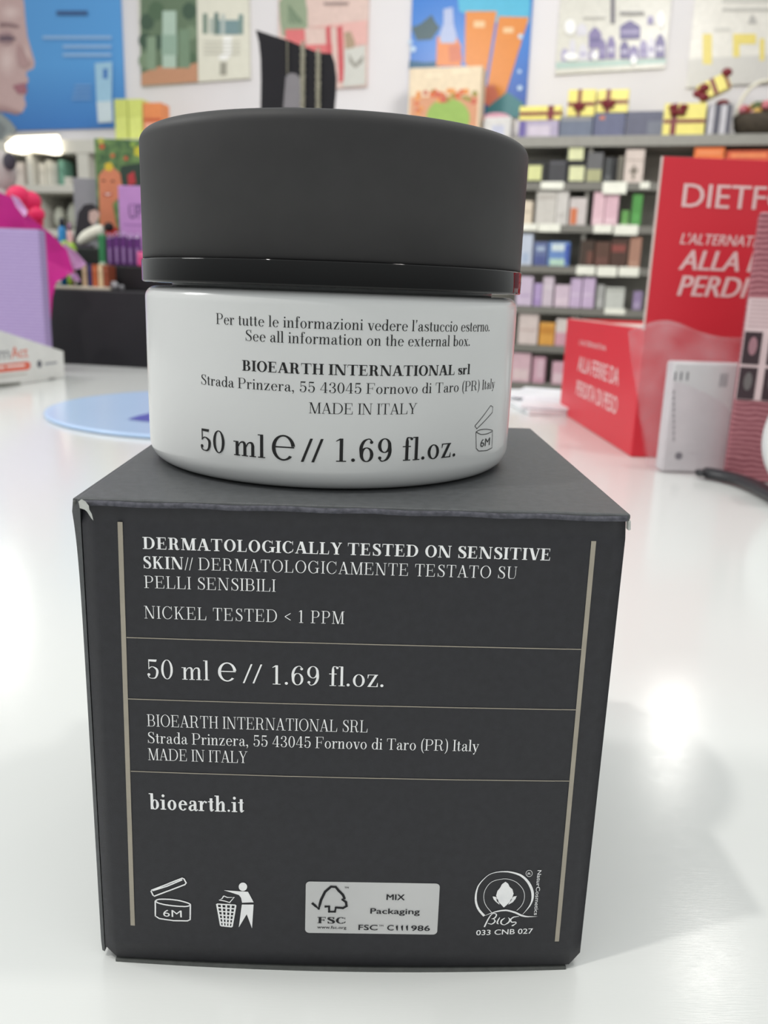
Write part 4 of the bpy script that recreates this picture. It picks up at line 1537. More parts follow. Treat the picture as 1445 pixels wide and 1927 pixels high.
W_ = lambda *c: mat(c, 0.5, 0.3)
IT = [  # row, px0, px1, py top, colour, name, category, label, front panels
    (1, 982, 1029, 303, (48, 48, 48), 'black_carton', 'carton', 'black carton with cream square label, nearest the jar on the upper shelf', [(.22, .78, .12, .8, (214, 216, 156), 'label')]),
    (1, 1031, 1065, 302, (70, 70, 74), 'grey_carton', 'carton', 'plain dark grey carton between two black cartons with cream squares', [(.1, .9, .85, .95, (90, 90, 96), 'band')]),
    (1, 1067, 1102, 306, (44, 44, 46), 'black_carton', 'carton', 'black carton with cream square label, lower of a stacked pair', [(.1, .9, .1, .82, (218, 220, 176), 'label')]),
    (1, 1104, 1134, 287, (104, 104, 106), 'grey_carton', 'carton', 'grey carton with dull yellow-grey label at its foot', [(.05, .95, .05, .45, (172, 172, 132), 'label')]),
    (1, 1137, 1152, 296, (72, 74, 76), 'grey_bottle', 'carton', 'narrow slate grey carton beside a black one', [(.1, .9, .1, .3, (96, 98, 100), 'band')]),
    (1, 1153, 1161, 297, (34, 34, 36), 'black_packet', 'carton', 'very narrow black carton on the upper shelf', [(.1, .9, .8, .9, (60, 60, 62), 'band')]),
    (1, 1162, 1173, 294, (128, 124, 112), 'speckled_packet', 'carton', 'narrow speckled grey-beige carton beside cream pack', [(.1, .9, .1, .9, (112, 108, 98), 'speckle_print')]),
    (1, 1176, 1212, 281, (214, 200, 192), 'cream_pack', 'carton', 'tall cream carton with a small dark cross-shaped mark', [(.42, .58, .12, .52, (140, 130, 120), 'printed_mark'), (.28, .72, .30, .42, (150, 140, 130), 'printed_mark'), (.02, .98, .66, .70, (176, 160, 152), 'seam')]),
    (2, 975, 1001, 378, (222, 208, 188), 'cream_carton', 'carton', 'cream beige carton half hidden by the jar lid', [(.1, .9, .5, .6, (200, 186, 166), 'band')]),
    (2, 1009, 1047, 354, (202, 198, 192), 'white_carton', 'carton', 'broad pale grey-white carton on the second shelf', [(.1, .9, .7, .8, (184, 178, 172), 'band')]),
    (2, 1048, 1070, 350, (208, 204, 200), 'white_carton', 'carton', 'tall narrow off-white carton beside the orange-marked one', [(.2, .8, .2, .3, (190, 186, 182), 'band')]),
    (2, 1071, 1103, 372, (206, 198, 196), 'white_carton', 'carton', 'white carton with an orange patch on its front', [(.08, .48, .04, .62, (206, 120, 82), 'orange_patch')]),
    (2, 1116, 1138, 361, (226, 190, 200), 'pink_carton', 'carton', 'pale pink carton standing by the shelf divider', [(.1, .9, .1, .2, (236, 206, 214), 'band')]),
    (2, 1139, 1164, 361, (222, 184, 196), 'pink_carton', 'carton', 'pale pink carton standing beside the green bottles', [(.1, .9, .1, .2, (236, 206, 214), 'band')]),
    (2, 1168, 1182, 396, (104, 160, 88), 'green_jar', 'jar', 'low light green container with dark green cap area', [(.1, .9, .1, .3, (130, 180, 110), 'label')]),
    (2, 1189, 1208, 366, (84, 152, 78), 'green_bottle', 'bottle', 'tall bright green container at the end of the shelf', [(.1, .9, .1, .4, (96, 166, 90), 'label')]),
    (3, 975, 1002, 440, (196, 204, 220), 'blue_carton', 'carton', 'pale blue-white carton beside the jar lid', [(.3, .8, .1, .4, (172, 186, 210), 'print')]),
    (3, 1004, 1029, 455, (104, 116, 158), 'blue_carton', 'carton', 'dull blue carton between pale and patterned blue packs', [(.2, .8, .62, .8, (170, 186, 208), 'print'), (.1, .9, .05, .4, (84, 94, 146), 'print')]),
    (3, 1031, 1071, 455, (110, 142, 196), 'blue_carton', 'carton', 'bright blue carton with white and pale green print', [(.15, .75, .62, .92, (208, 222, 226), 'print'), (.1, .8, .02, .3, (182, 212, 196), 'print'), (.8, .98, .1, .9, (70, 92, 176), 'print')]),
    (3, 1092, 1117, 452, (74, 60, 52), 'brown_carton', 'carton', 'dark brown carton next to the shelf divider', [(.5, .95, .1, .6, (112, 76, 66), 'print')]),
    (3, 1119, 1147, 455, (96, 70, 60), 'brown_carton', 'carton', 'mid brown carton amid the brown packs', [(.1, .9, .1, .4, (110, 76, 68), 'print')]),
    (3, 1149, 1181, 450, (84, 62, 54), 'brown_carton', 'carton', 'brown carton with a reddish patch near its top', [(.05, .85, .55, .8, (140, 78, 72), 'red_patch')]),
    (3, 1184, 1206, 447, (172, 130, 112), 'tan_carton', 'carton', 'tan brown carton at the end beside the red header', [(.1, .9, .1, .2, (190, 150, 130), 'band')]),
    (4, 972, 1002, 520, (206, 190, 212), 'lilac_carton', 'carton', 'lilac carton peeping out beside the jar rim', [(.2, .9, .3, .4, (190, 170, 200), 'print')]),
    (4, 1004, 1019, 533, (182, 160, 204), 'purple_carton', 'carton', 'narrow violet carton among the lilac packs', [(.1, .9, .1, .3, (170, 146, 196), 'print')]),
    (4, 1021, 1041, 521, (208, 194, 206), 'lilac_carton', 'carton', 'narrow pale lilac-grey carton beside the violet one', [(.1, .9, .6, .7, (220, 210, 218), 'print')]),
    (4, 1043, 1071, 536, (212, 192, 208), 'lilac_carton', 'carton', 'low pale mauve-pink carton below its taller lilac neighbours', [(.1, .9, .1, .4, (220, 202, 214), 'print')]),
    (4, 1073, 1094, 524, (202, 180, 210), 'lilac_carton', 'carton', 'tall lilac carton, first of two alike, by the low pink one', [(.1, .9, .4, .5, (214, 196, 220), 'print')]),
    (4, 1096, 1119, 523, (202, 180, 210), 'lilac_carton', 'carton', 'tall lilac carton, second of two alike, by the white pack', [(.1, .9, .4, .5, (214, 196, 220), 'print')]),
    (4, 1122, 1136, 536, (170, 170, 168), 'grey_carton', 'carton', 'narrow grey carton wedged beside the big white pack', [(.1, .9, .1, .4, (184, 184, 182), 'print')]),
    (4, 1138, 1174, 541, (198, 200, 194), 'white_pack', 'carton', 'broad grey-white carton above the red tray', [(.05, .95, .84, .92, (168, 170, 162), 'band')]),
    (4, 1190, 1207, 548, (150, 132, 168), 'purple_carton', 'carton', 'small greyish violet carton beside the red header', [(.2, .8, .1, .4, (176, 160, 190), 'print')]),
    (5, 976, 1013, 583, (214, 200, 196), 'cream_carton', 'carton', 'pinkish cream carton beside the white jar wall', [(.1, .9, .4, .44, (190, 168, 164), 'seam')]),
    (5, 1014, 1043, 607, (218, 160, 78), 'orange_carton', 'carton', 'amber orange carton, the only orange one on its shelf', [(.05, .95, .5, .8, (200, 138, 62), 'print')]),
    (5, 1045, 1075, 600, (216, 206, 202), 'pink_white_carton', 'carton', 'carton white above and pink below, beside the red tray', [(.02, .98, .02, .5, (208, 158, 172), 'pink_base')]),
    (6, 962, 998, 664, (216, 182, 192), 'pink_carton', 'carton', 'broad pink carton on the lowest shelf by the jar', [(.1, .9, .1, .45, (222, 200, 202), 'print')]),
    (6, 1002, 1025, 672, (204, 160, 176), 'pink_carton', 'carton', 'narrow deeper pink carton in the middle of the lowest shelf', [(.3, .9, .2, .9, (216, 184, 196), 'print')]),
    (6, 1038, 1067, 681, (210, 170, 184), 'pink_carton', 'carton', 'pink carton on the lowest shelf beside the red tray', [(.1, .9, .1, .5, (222, 196, 204), 'print')]),
]
for row, a, b_, tp, c_, nm, ct_, lb, fr_ in IT:
    simple_box(nm, lb, ct_, WALL, a, b_, tp, ROWS[row], 90, W_(*c_), 'cosmetics on the grey wall shelving', 3,
               [(f[0], f[1], f[2], f[3], W_(*f[4]), f[5]) for f in fr_], pymid=tp + 25, w=OFF - 8)
# second carton of the stacked pair
z_ = WALL.hit(1085, 306, OFF - 8)[1] + 0.5
simple_box('black_carton', 'black carton with cream square label, upper of a stacked pair', 'carton', WALL, 1067, 1102, 273, z_, 90, W_(44, 44, 46), 'cosmetics on the grey wall shelving', 3, [(.1, .9, .14, .86, W_(218, 220, 176), 'label')], w=OFF - 8)

for row, a, b_, y0_, y1_, what in ((1, 1018, 1061, 337, 351, 'under the plain dark grey carton'), (1, 1135, 1180, 337, 360, 'under the speckled narrow carton'), (1, 1204, 1222, 345, 358, 'under the cream carton, beside the red header'),
                                  (2, 975, 1011, 422, 435, 'under the cream beige carton'), (2, 1013, 1054, 422, 437, 'under the broad grey-white carton'), (2, 1117, 1152, 421, 437, 'under the pale pink cartons'), (2, 1156, 1201, 421, 440, 'under the green containers'),
                                  (3, 1085, 1120, 497, 514, 'under the dark brown carton'), (3, 1124, 1161, 498, 517, 'under the mid brown carton'), (3, 1165, 1203, 497, 515, 'under the tan carton'), (4, 1137, 1176, 583, 594, 'under the broad grey-white carton above the red tray')):
    wq = OFF + 5.3
    ua, ub = WALL.hit(a, y0_ + 6, wq)[0], WALL.hit(b_, y0_ + 6, wq)[0]
    hh = WALL.hit(a, y0_, wq)[1] - WALL.hit(a, y1_, wq)[1]
    z_ = ROWS[row] + 4
    q = MB()
    q.box(ua, ub, wq, wq + 3, z_ - hh, z_, mat((240, 240, 228), 0.4), 1.0, 2, plane=WALL)
    tag(q.build('price_label'), 'white price label on shelf edge, ' + what, 'price label', 'price labels on the shelf edges')

# things on top of the shelving
TZ = ROWS[0]
WT = OFF - 30
simple_box('cream_gift_box', 'large cream carton with green oval and orange floral print, before the sea poster', 'carton', WALL, 769, 905, 126, TZ, 120, mat((226, 208, 180), 0.5), None, 3,
           [(.03, .97, .0, .60, mat((208, 150, 116), 0.5), 'floral_print')], pymid=170, w=WT)
FPn = Plane(WALL.at(0, 0, WT + 0.9), WALL.ux)
q = MB()
q.flat([FPn.hit(843 + 41 * math.cos(a), 222 + 37 * math.sin(a)) for a in [2 * math.pi * i / 28 for i in range(28)]], FPn, 0.2, mat((146, 178, 88), 0.5))
for i in range(34):
    a = random.uniform(0, 1)
    x_, y_ = 780 + 118 * a, random.uniform(170, 190) if 0.15 < a < 0.85 else random.uniform(172, 225)
    q.flat([FPn.hit(x_ + r_ * math.cos(t), y_ + r_ * math.sin(t)) for r_ in (random.uniform(4, 7),) for t in [2 * math.pi * k / 9 for k in range(9)]], FPn, 0.3 + i * 0.02, random.choice([mat((210, 104, 60), 0.5), mat((222, 150, 84), 0.5), mat((150, 140, 70), 0.5), mat((196, 96, 76), 0.5)]))
gb = bpy.data.objects['cream_gift_box']
for yy, wa, wb_ in ((145, 800, 832), (138, 850, 884)):
    (ua, va), (ub, vb) = FPn.hit(wa, yy), FPn.hit(wb_, yy)
    q2 = MB()
    q2.flat([(ua, va), (ub, va), (ub, va + 12), (ua, va + 12)], FPn, 0.2, mat((240, 224, 196), 0.5))
    q2.build('printed_line', gb)
q.build('printed_oval', gb)
t_, *_ = simple_box('pale_canister', 'pale grey-white tub with a pink lid beside the cream floral carton', 'tub', WALL, 910, 962, 219, TZ, 110, W_(210, 208, 206), None, 12, [(.3, .75, .1, .6, W_(190, 192, 210), 'label')], pymid=240, w=WT)
u0_, v0_ = WALL.hit(936, 219, WT - 55)
q = MB()
c = WALL.at(u0_, v0_ - 10, WT - 55)
q.ball(c, (70, 50, 26), W_(204, 152, 168), 20, 12)
q.build('lid', t_)
M_GIFT = mat((236, 224, 122), 0.35, 0.4, noise=0.04)
M_RIB = mat((122, 36, 44), 0.35, 0.4, noise=0.08)


def bow_on(root, px, py, r, w):
    u, v = WALL.hit(px, py, w)
    for sx_, sz_ in ((-1, .35), (1, .35), (-.7, -.6), (.7, -.6)):
        q = MB()
        c = WALL.at(u + sx_ * r * .62, v + sz_ * r * .62, w + r * .3)
        q.ball(c, (r * .58, r * .34, r * .36), M_RIB, 14, 8)
        q.build('bow_loop', root)


def gift(label, a, b_, tp, z0, w, ribbon_u, bow_px, depth=110):
    t_, u0, u1, v1 = simple_box('gift_box', label, 'gift box', WALL, a, b_, tp, z0, depth, M_GIFT, 'yellow gift boxes on top of the shelving', 3, pymid=tp + 15, w=w)
    q = MB()
    uu = u0 + (u1 - u0) * ribbon_u
    rw = (u1 - u0) * 0.07
    q.box(uu - rw, uu + rw, w + 0.1, w + 1.5, z0 + 1, v1, M_RIB, 0, 1, plane=WALL)
    zm = z0 + (v1 - z0) * 0.45
    q.box(u0 + 1, u1 - 1, w + 0.1, w + 1.6, zm - 8, zm + 8, M_RIB, 0, 1, plane=WALL)
    q.build('ribbon', t_)
    if bow_px:
        bow_on(t_, bow_px[0], bow_px[1], (u1 - u0) * 0.2, w + 2)
    return v1


for a, b_, tp, c_, lb, fr_ in ((976, 1051, 226, (176, 166, 190), 'lilac and white carton under the flat yellow gift box', [(.02, .18, .05, .95, (108, 98, 160), 'violet_end'), (.25, .8, .1, .7, (204, 194, 208), 'print')]),
                              (1053, 1115, 219, (112, 120, 138), 'slate blue carton supporting a yellow gift box, nearer the jar', [(.05, .95, .8, .95, (150, 150, 150), 'band')]),
                              (1117, 1176, 212, (104, 108, 134), 'slate violet carton with an orange fleck, below yellow gift box', [(.18, .34, .72, .86, (204, 120, 92), 'orange_fleck')]),
                              (1178, 1246, 209, (102, 104, 122), 'darker slate carton without anything on top, mid shelf top', [(.6, .98, .1, .6, (120, 124, 136), 'band')])):
    simple_box('slate_carton', lb, 'carton', WALL, a, b_, tp, TZ, 120, W_(*c_), 'slate cartons on top of the shelving', 3, [(f[0], f[1], f[2], f[3], W_(*f[4]), f[5]) for f in fr_], pymid=235, w=WT)
z1_ = WALL.hit(1013, 226, WT)[1] + 0.5
gift('flat yellow gift box lying on the lilac carton, nearest the jar', 977, 1056, 199, z1_, WT, 0.75, None)
z2_ = WALL.hit(1084, 219, WT)[1] + 0.5
gift('upright yellow gift box with burgundy bow on the slate blue carton', 1069, 1121, 168, z2_, WT, 0.42, (1090, 200))
z3_ = WALL.hit(1146, 212, WT)[1] + 0.5
gift('upright yellow gift box with burgundy bow on the slate violet carton', 1124, 1183, 168, z3_, WT, 0.35, (1145, 195))
gift('big yellow gift box with slanting burgundy ribbon standing on shelf top', 1250, 1329, 194, TZ, WT, 0.25, (1276, 206), 130)
t_, u0, u1, v1 = simple_box('striped_carton', 'dark and pale striped carton beside the wicker basket', 'carton', WALL, 1331, 1376, 196, TZ, 110, W_(92, 92, 104), None, 3,
                            [(.05, .28, .02, .98, W_(196, 194, 200), 'pale_stripe'), (.55, .8, .02, .98, W_(196, 194, 200), 'pale_stripe')], pymid=220, w=WT)
gt = thing('gift_box', 'tilted yellow gift box with burgundy bows resting on the striped carton', 'gift box', WALL.at((u0 + u1) / 2, v1, WT - 40), 'yellow gift boxes on top of the shelving')
um = (u0 + u1) / 2 - 10
q = MB()
TP = Plane(WALL.at(um, v1 + 18, WT - 20), WALL.ux * math.cos(0.45) + Vector((0, 0, math.sin(0.45))), Vector((0, 0, math.cos(0.45))) - WALL.ux * math.sin(0.45))
q.box(-66, 66, -60, 20, 28, 98, M_GIFT, 3, 2, plane=TP)
q.build('body', gt)
q = MB()
q.box(-10, 8, 20.2, 22, 28, 98, M_RIB, 0, 1, plane=TP)
q.box(50, 62, 20.2, 22, 28, 98, M_RIB, 0, 1, plane=TP)
q.build('ribbon', gt)
for dx_, dz_ in ((-55, 40), (-40, 75), (-72, 64), (66, 92)):
    q = MB()
    q.ball(TP.at(dx_, dz_, 24), (24, 14, 18), M_RIB, 14, 8)
    q.build('bow_loop', gt)
q = MB()
q.ball(WALL.at(um + 20, v1 + 14, WT - 50), (30, 30, 13.5), M_RIB, 14, 8)
q.build('bow_loop', gt)
bk = thing('wicker_basket', 'dark basket filled with pink flowers and greenery at shelf end', 'basket', WALL.at(WALL.hit(1440, 240, WT)[0], TZ, WT - 60))
(ua, _), (ub, _) = WALL.hit(1380, 230, WT), WALL.hit(1500, 230, WT)
vb = WALL.hit(1430, 215, WT)[1]
q = MB()
c = WALL.at((ua + ub) / 2, TZ + 0.5, WT - 70)
rb = (ub - ua) / 2
q.lathe([(0, 0), (rb * .8, 0), (rb * .95, (vb - TZ) * .5), (rb, vb - TZ), (rb * .92, vb - TZ), (0, (vb - TZ) * .8)], c.x, c.y, c.z, mat((70, 62, 52), 0.8, noise=0.3, scale=60, bump=0.8), 40)
q.build('basket_body', bk)
q = MB()
q.tube([c + Vector((rb * .95 * math.cos(a), 0, (vb - TZ) + 150 * math.sin(a))) for a in [math.pi * i / 20 for i in range(21)]], 9, mat((226, 222, 206), 0.5), 10)
q.build('handle', bk)
fc = [(200, 120, 130), (92, 104, 66), (206, 160, 164), (176, 78, 74), (112, 120, 84), (206, 166, 88)]
for i in range(22):
    a, r_ = random.uniform(0, 6.28), rb * math.sqrt(random.random()) * .9
    q = MB()
    q.ball((c.x + r_ * math.cos(a), c.y + r_ * math.sin(a), c.z + (vb - TZ) + random.uniform(-5, 40)), random.uniform(16, 28), mat(fc[i % 6], 0.6, noise=0.2, scale=60), 10, 7)
    q.build('flower_head' if i % 6 not in (1, 4) else 'leaf_tuft', bk)
# orange packs on the shelf behind the red header
for a, b_, tp, lb in ((1305, 1362, 277, 'bright orange carton just above the red header, nearer its white edge'), (1366, 1450, 283, 'duller orange-red carton above the red header, beside the bright one')):
    simple_box('orange_carton', lb, 'carton', WALL, a, b_, tp, ROWS[1], 90, W_(232, 122, 66) if a < 1360 else W_(214, 96, 66), 'cosmetics on the grey wall shelving', 3, [(.1, .9, .8, .9, W_(240, 150, 100), 'band')], pymid=300, w=OFF - 8)

# lime and orange packs on the white shelving
uwL, uwR = WALL.hit(-140, 350, OFF)[0], WALL.hit(330, 350, OFF)[0]
M_WS = mat((206, 204, 196), 0.5, 0.3, noise=0.02)
WR = [WALL.hit(110, y, OFF)[1] for y in (263, 348, 432, 520, 610)]
ws = thing('white_shelving', 'white wall shelving with a lit lamp under its top board', 'shelf', WALL.at((uwL + uwR) / 2, -900, 150))
q = MB()
q.box(uwL, uwR, 2, 14, -898, WR[0] - 22, mat((120, 118, 110), 0.6), 0, 1, plane=WALL)
q.build('back_panel', ws)
for i, z in enumerate(WR):
    q = MB()
    q.box(uwL, uwR, 15, OFF, z - (70 if i == 0 else 40), z, M_WS, 1, 1, plane=WALL)
    q.build('shelf_board', ws)
for px_ in (-140, 56, 156, 330):
    u = WALL.hit(px_, 330, OFF)[0]
    wdt = 70 if px_ == 156 else 36
    q = MB()
    q.box(u - wdt / 2, u + wdt / 2, 15, OFF - 2, -898, WR[0] - 71, M_WS, 1, 1, plane=WALL)
    q.build('upright', ws)
q = MB()
q.box(uwL + 2, uwR - 2, 16, OFF - 40, -897, WR[4] - 41, M_WS, 1, 1, plane=WALL)
q.build('plinth', ws)
lp = thing('shelf_lamp', 'glowing rectangular lamp panel under the top of white shelving', 'lamp', WALL.at(WALL.hit(60, 275, OFF)[0], WR[1], OFF + 40))
LPn = Plane(WALL.at(0, 0, OFF + 20), WALL.ux)
q = MB()
q.prism([LPn.hit(*p) for p in [(14, 272), (34, 257), (108, 254), (113, 290), (100, 291), (60, 283), (40, 290), (16, 284)]], LPn, -14, 14, mat((255, 246, 226), 0.4, emit=3.0))
q.build('diffuser', lp)
q = MB()
q.prism([LPn.hit(*p) for p in [(10, 262), (20, 254), (108, 251), (112, 255), (34, 258)]], LPn, -16, 16, mat((200, 196, 186), 0.4))
q.build('housing', lp)
for a, b_, tp, c_, lb in ((72, 84, 307, (214, 210, 200), 'white carton beside the shelf upright on white shelving'), (85.5, 97, 301, (206, 204, 194), 'off-white carton in the middle of the white shelf'),
                          (98.5, 105, 306, (186, 188, 180), 'pale grey carton next to the teal one'), (109, 119.5, 301, (112, 158, 140), 'teal green carton on the white shelf'), (121, 134, 333, (206, 204, 196), 'small white carton beside the teal one'),
                          (26, 44, 305, (214, 204, 198), 'pinkish white carton at the outer end of white shelving')):
    simple_box('shelf_carton', lb, 'carton', WALL, a, b_, tp, WR[1], 90, W_(*c_), 'cartons on the white shelving', 3, [(.15, .85, .5, .7, W_(*[max(0, v - 14) for v in c_]), 'label')], pymid=tp + 10, w=OFF - 30)
for a, b_, tp, lb in ((90, 108, 386, 'lower pale grey-green bag lying on the lower white shelf'), (115, 138, 378, 'higher pale grey-green bag beside the grey panel')):
    (ua, _), (ub, _) = WALL.hit(a, 400, OFF - 60), WALL.hit(b_, 400, OFF - 60)
    v1 = WALL.hit(a, tp, OFF - 60)[1]
    q = MB()
    c = WALL.at((ua + ub) / 2, (WR[2] + v1) / 2 + 1, OFF - 130)
    q.ball(c, ((ub - ua) / 2, 55, (v1 - WR[2]) / 2 - 2), W_(190, 192, 180), 20, 12)
    tag(q.build('shop_bag'), lb, 'bag')
WTL = OFF - 40
for a, b_, tp, c_, lb in ((215, 239, 186, (206, 214, 118), 'lime yellow carton beside the blue poster, first of two'), (241, 267, 186, (212, 220, 122), 'lime yellow carton next to the orange one, second of two'), (269, 303, 193, (232, 144, 92), 'orange carton half hidden by the jar lid')):
    simple_box('tall_carton', lb, 'carton', WALL, a, b_, tp, WR[0], 90, W_(*c_), 'tall cartons on top of the white shelving', 3,
               [(.1, .9, .05, .55, W_(*[min(255, v + 12) for v in c_]), 'label')] if a < 268 else [(.0, 1.0, .5, .58, W_(196, 96, 70), 'band'), (.1, .9, .05, .45, W_(240, 176, 156), 'label')], pymid=210, w=WTL)
# pale bundle at the border of the picture
bn = thing('pale_plush', 'pale grey rounded plush with a dark ear beside the lit shelf lamp', 'plush toy', (onto(5, 330, 900).x, 905, 0))
q = MB()
c = onto(-6, 325, 905)
q.ball(c, (21, 16, 24), mat((196, 188, 186), 0.9, 0.1, bump=0.5, scale=80), 24, 16)
q.build('head', bn)
q = MB()
c2_ = onto(18, 304, 893)
q.ball(c2_, (7, 4, 9), mat((66, 62, 72), 0.8), 14, 10)
q.build('ear', bn)
q = MB()
q.lathe([(0, 0.3), (24, 0.3), (26, 40), (20, c.z - 60), (12, c.z - 14), (0, c.z - 12)], c.x, c.y, 0, mat((196, 188, 186), 0.9, 0.1, bump=0.5, scale=80), 32)
q.build('body', bn)

# ------------------------------------------------------------------ posters on the wall
def poster(label, bl, br, top_px, height, base_c, paint, edge=(206, 204, 204)):
    P_ = Plane(WALL.at(0, 0, 16), WALL.ux)
    u0, v0 = P_.hit(*bl)
    u1, v1 = P_.hit(*br)
    r_ = thing('wall_poster', label, 'poster', WALL.at((u0 + u1) / 2, min(v0, v1), 8), 'posters on the back wall')
    q = MB()
    q.prism([(u0, v0), (u1, v1), (u1 + (v1 - v0) * -0.5, v1 + height), (u0 + (v1 - v0) * -0.5, v0 + height)], P_, -13, 0, base_c)
    q.build('board', r_)
    q = MB()
    cnt = [0]

    def D(pts, c_, rough=0.35):
        cnt[0] += 1
        q.flat([P_.hit(*p) for p in pts], P_, 0.6 + cnt[0] * 0.25, mat(c_, rough, 0.4, noise=0.03) if isinstance(c_, tuple) else c_)
    D.q, D.P = q, P_
    paint(D)
    q.build('printed_picture', r_)


def R4(x0, y0, x1, y1):
    return [(x0, y1), (x1, y1), (x1, y0), (x0, y0)]


def ramp_mat(name, c0, c1, axis, lo, hi):
    """A printed colour blend across a poster (the print itself is blended)."""
    m_ = bpy.data.materials.new(name)
    m_.use_nodes = True
    n_ = m_.node_tree
    b_ = n_.nodes['Principled BSDF']
    b_.inputs['Roughness'].default_value = 0.3
    t_ = n_.nodes.new('ShaderNodeTexCoord')
    s_ = n_.nodes.new('ShaderNodeSeparateXYZ')
    r_ = n_.nodes.new('ShaderNodeMapRange')
    r_.inputs[1].default_value, r_.inputs[2].default_value = lo, hi
    k_ = n_.nodes.new('ShaderNodeValToRGB')
    k_.color_ramp.elements[0].color = [lin(v) for v in c0] + [1]
    k_.color_ramp.elements[1].color = [lin(v) for v in c1] + [1]
    n_.links.new(t_.outputs['Generated'], s_.inputs[0])
    n_.links.new(s_.outputs[axis], r_.inputs[0])
    n_.links.new(r_.outputs[0], k_.inputs[0])
    n_.links.new(k_.outputs[0], b_.inputs['Base Color'])
    return m_


def sc(k, x0, y0, pts):
    return [(x0 + a / k, y0 + b_ / k) for a, b_ in pts]


def paint_blue(D):
    S_ = lambda pts: sc(2.89, 0, 0, pts)
    D(S_([(-200, -60), (120, -60), (132, 20), (140, 120), (150, 200), (170, 270), (190, 340), (184, 372), (152, 386), (141, 402), (156, 432), (150, 452), (141, 468), (150, 490), (142, 512), (132, 530), (142, 570), (124, 610), (92, 626), (40, 612), (-200, 560)]), (202, 172, 170))
    for k_, (cc_, w_) in enumerate((((208, 180, 178), 1.0), ((216, 190, 187), .7), ((222, 198, 195), .4))):
        D(S_([(40 + 52 * w_ * math.cos(t), 330 + 90 * w_ * math.sin(t)) for t in [2 * math.pi * q_ / 20 for q_ in range(20)]]), cc_)
        D(S_([(60 + 60 * w_ * math.cos(t), 70 + 46 * w_ * math.sin(t)) for t in [2 * math.pi * q_ / 20 for q_ in range(20)]]), cc_)
        D(S_([(150 + 14 * w_ * math.cos(t) + 8 * math.sin(t), 300 + 60 * w_ * math.sin(t)) for t in [2 * math.pi * q_ / 20 for q_ in range(20)]]), cc_)
    for k_, cc_ in enumerate(((188, 156, 154), (176, 144, 144), (164, 132, 134))):
        D(S_([(-100, 560 + 14 * k_), (20, 570 + 14 * k_), (80, 590 + 10 * k_), (120, 612), (92, 626), (40, 612), (-100, 600)]), cc_)
    D(S_(disc(34, 208, 46, 20, 40)), (176, 146, 148))
    D(S_([(0, 120), (60, 126), (108, 140), (100, 152), (40, 146), (0, 150)]), (150, 122, 124))
    D(S_([(0, 196), (50, 192), (92, 210), (60, 226), (0, 226)]), (112, 92, 104))
    D(S_([(100, 230), (140, 290), (170, 350), (140, 372), (104, 360), (90, 300)]), (186, 152, 152))
    D(S_([(70, 468), (110, 456), (150, 452), (142, 468), (150, 490), (140, 512), (100, 510)]), (168, 112, 124))
    D(S_([(-200, 600), (10, 618), (60, 660), (95, 705), (40, 760), (-200, 800)]), (150, 156, 156))
    D(S_([(-200, 660), (0, 660), (40, 700), (10, 760), (-200, 800)]), (126, 132, 134))
    for x0_, x1_, y_ in ((235, 610, 205), (345, 610, 255), (345, 610, 300)):
        D(S_(R4(x0_, y_ - 9, x1_, y_ + 9)), (146, 184, 226))
    D(S_(R4(310, 60, 480, 84)), (60, 92, 140))
    for i in range(4):
        D(S_(R4(410 - i * 5, 460 + i * 24, 500, 472 + i * 24)), (116, 162, 216))
    D(S_([(520, 345), (615, 338), (612, 550), (530, 556)]), (160, 200, 226))
    D(S_(R4(565, 375, 590, 430)), (70, 122, 190))
    D(S_([(530, 556), (612, 550), (618, 665), (538, 670)]), (206, 220, 228))


def paint_green(D):
    S_ = lambda pts: sc(2.89, 0, 0, pts)
    D(S_([(762, -30), (1072, -30), (1078, 448), (768, 468)]), (104, 124, 100))
    for x_, y_, r_ in ((800, 120, 40), (850, 60, 45), (790, 220, 36), (1030, 60, 40), (1040, 180, 34), (860, 230, 34), (790, 330, 36), (1040, 320, 30)):
        D(S_(disc(x_, y_, r_, 12, r_ * 1.2)), random.choice([(84, 108, 84), (126, 146, 120), (70, 92, 76)]))
    D(S_([(772, 400), (870, 360), (960, 372), (1075, 340), (1078, 446), (770, 466)]), (196, 146, 116))
    for a, t_, b_, bt_, c_ in ((885, 60, 960, 370, (178, 200, 186)), (880, 190, 965, 300, (150, 176, 160)), (975, 160, 1035, 370, (122, 146, 122)), (800, 200, 850, 380, (136, 158, 134))):
        D(S_(R4(a, t_, b_, bt_)), c_)
    D(S_([(1072, -30), (1350, -30), (1358, 425), (1080, 446)]), (226, 224, 210))
    for a, t_, b_, bt_, c_ in ((1105, 75, 1130, 185, (120, 140, 128)), (1140, 100, 1165, 185, (176, 186, 178)), (1168, 70, 1190, 190, (92, 120, 116)), (1192, 110, 1300, 190, (126, 152, 156)), (1300, 80, 1325, 188, (126, 150, 146)), (1205, 80, 1225, 190, (186, 196, 192))):
        D(S_(R4(a, t_, b_, bt_)), c_)
    D(S_([(1215, 200), (1265, 200), (1262, 300), (1230, 330), (1185, 320), (1215, 290)]), (250, 250, 248))
    for i in range(4):
        D(S_(R4(1110, 225 + i * 22, 1310, 232 + i * 22)), (196, 194, 182))
    D(S_(R4(1200, 340, 1235, 410)), (160, 158, 146))


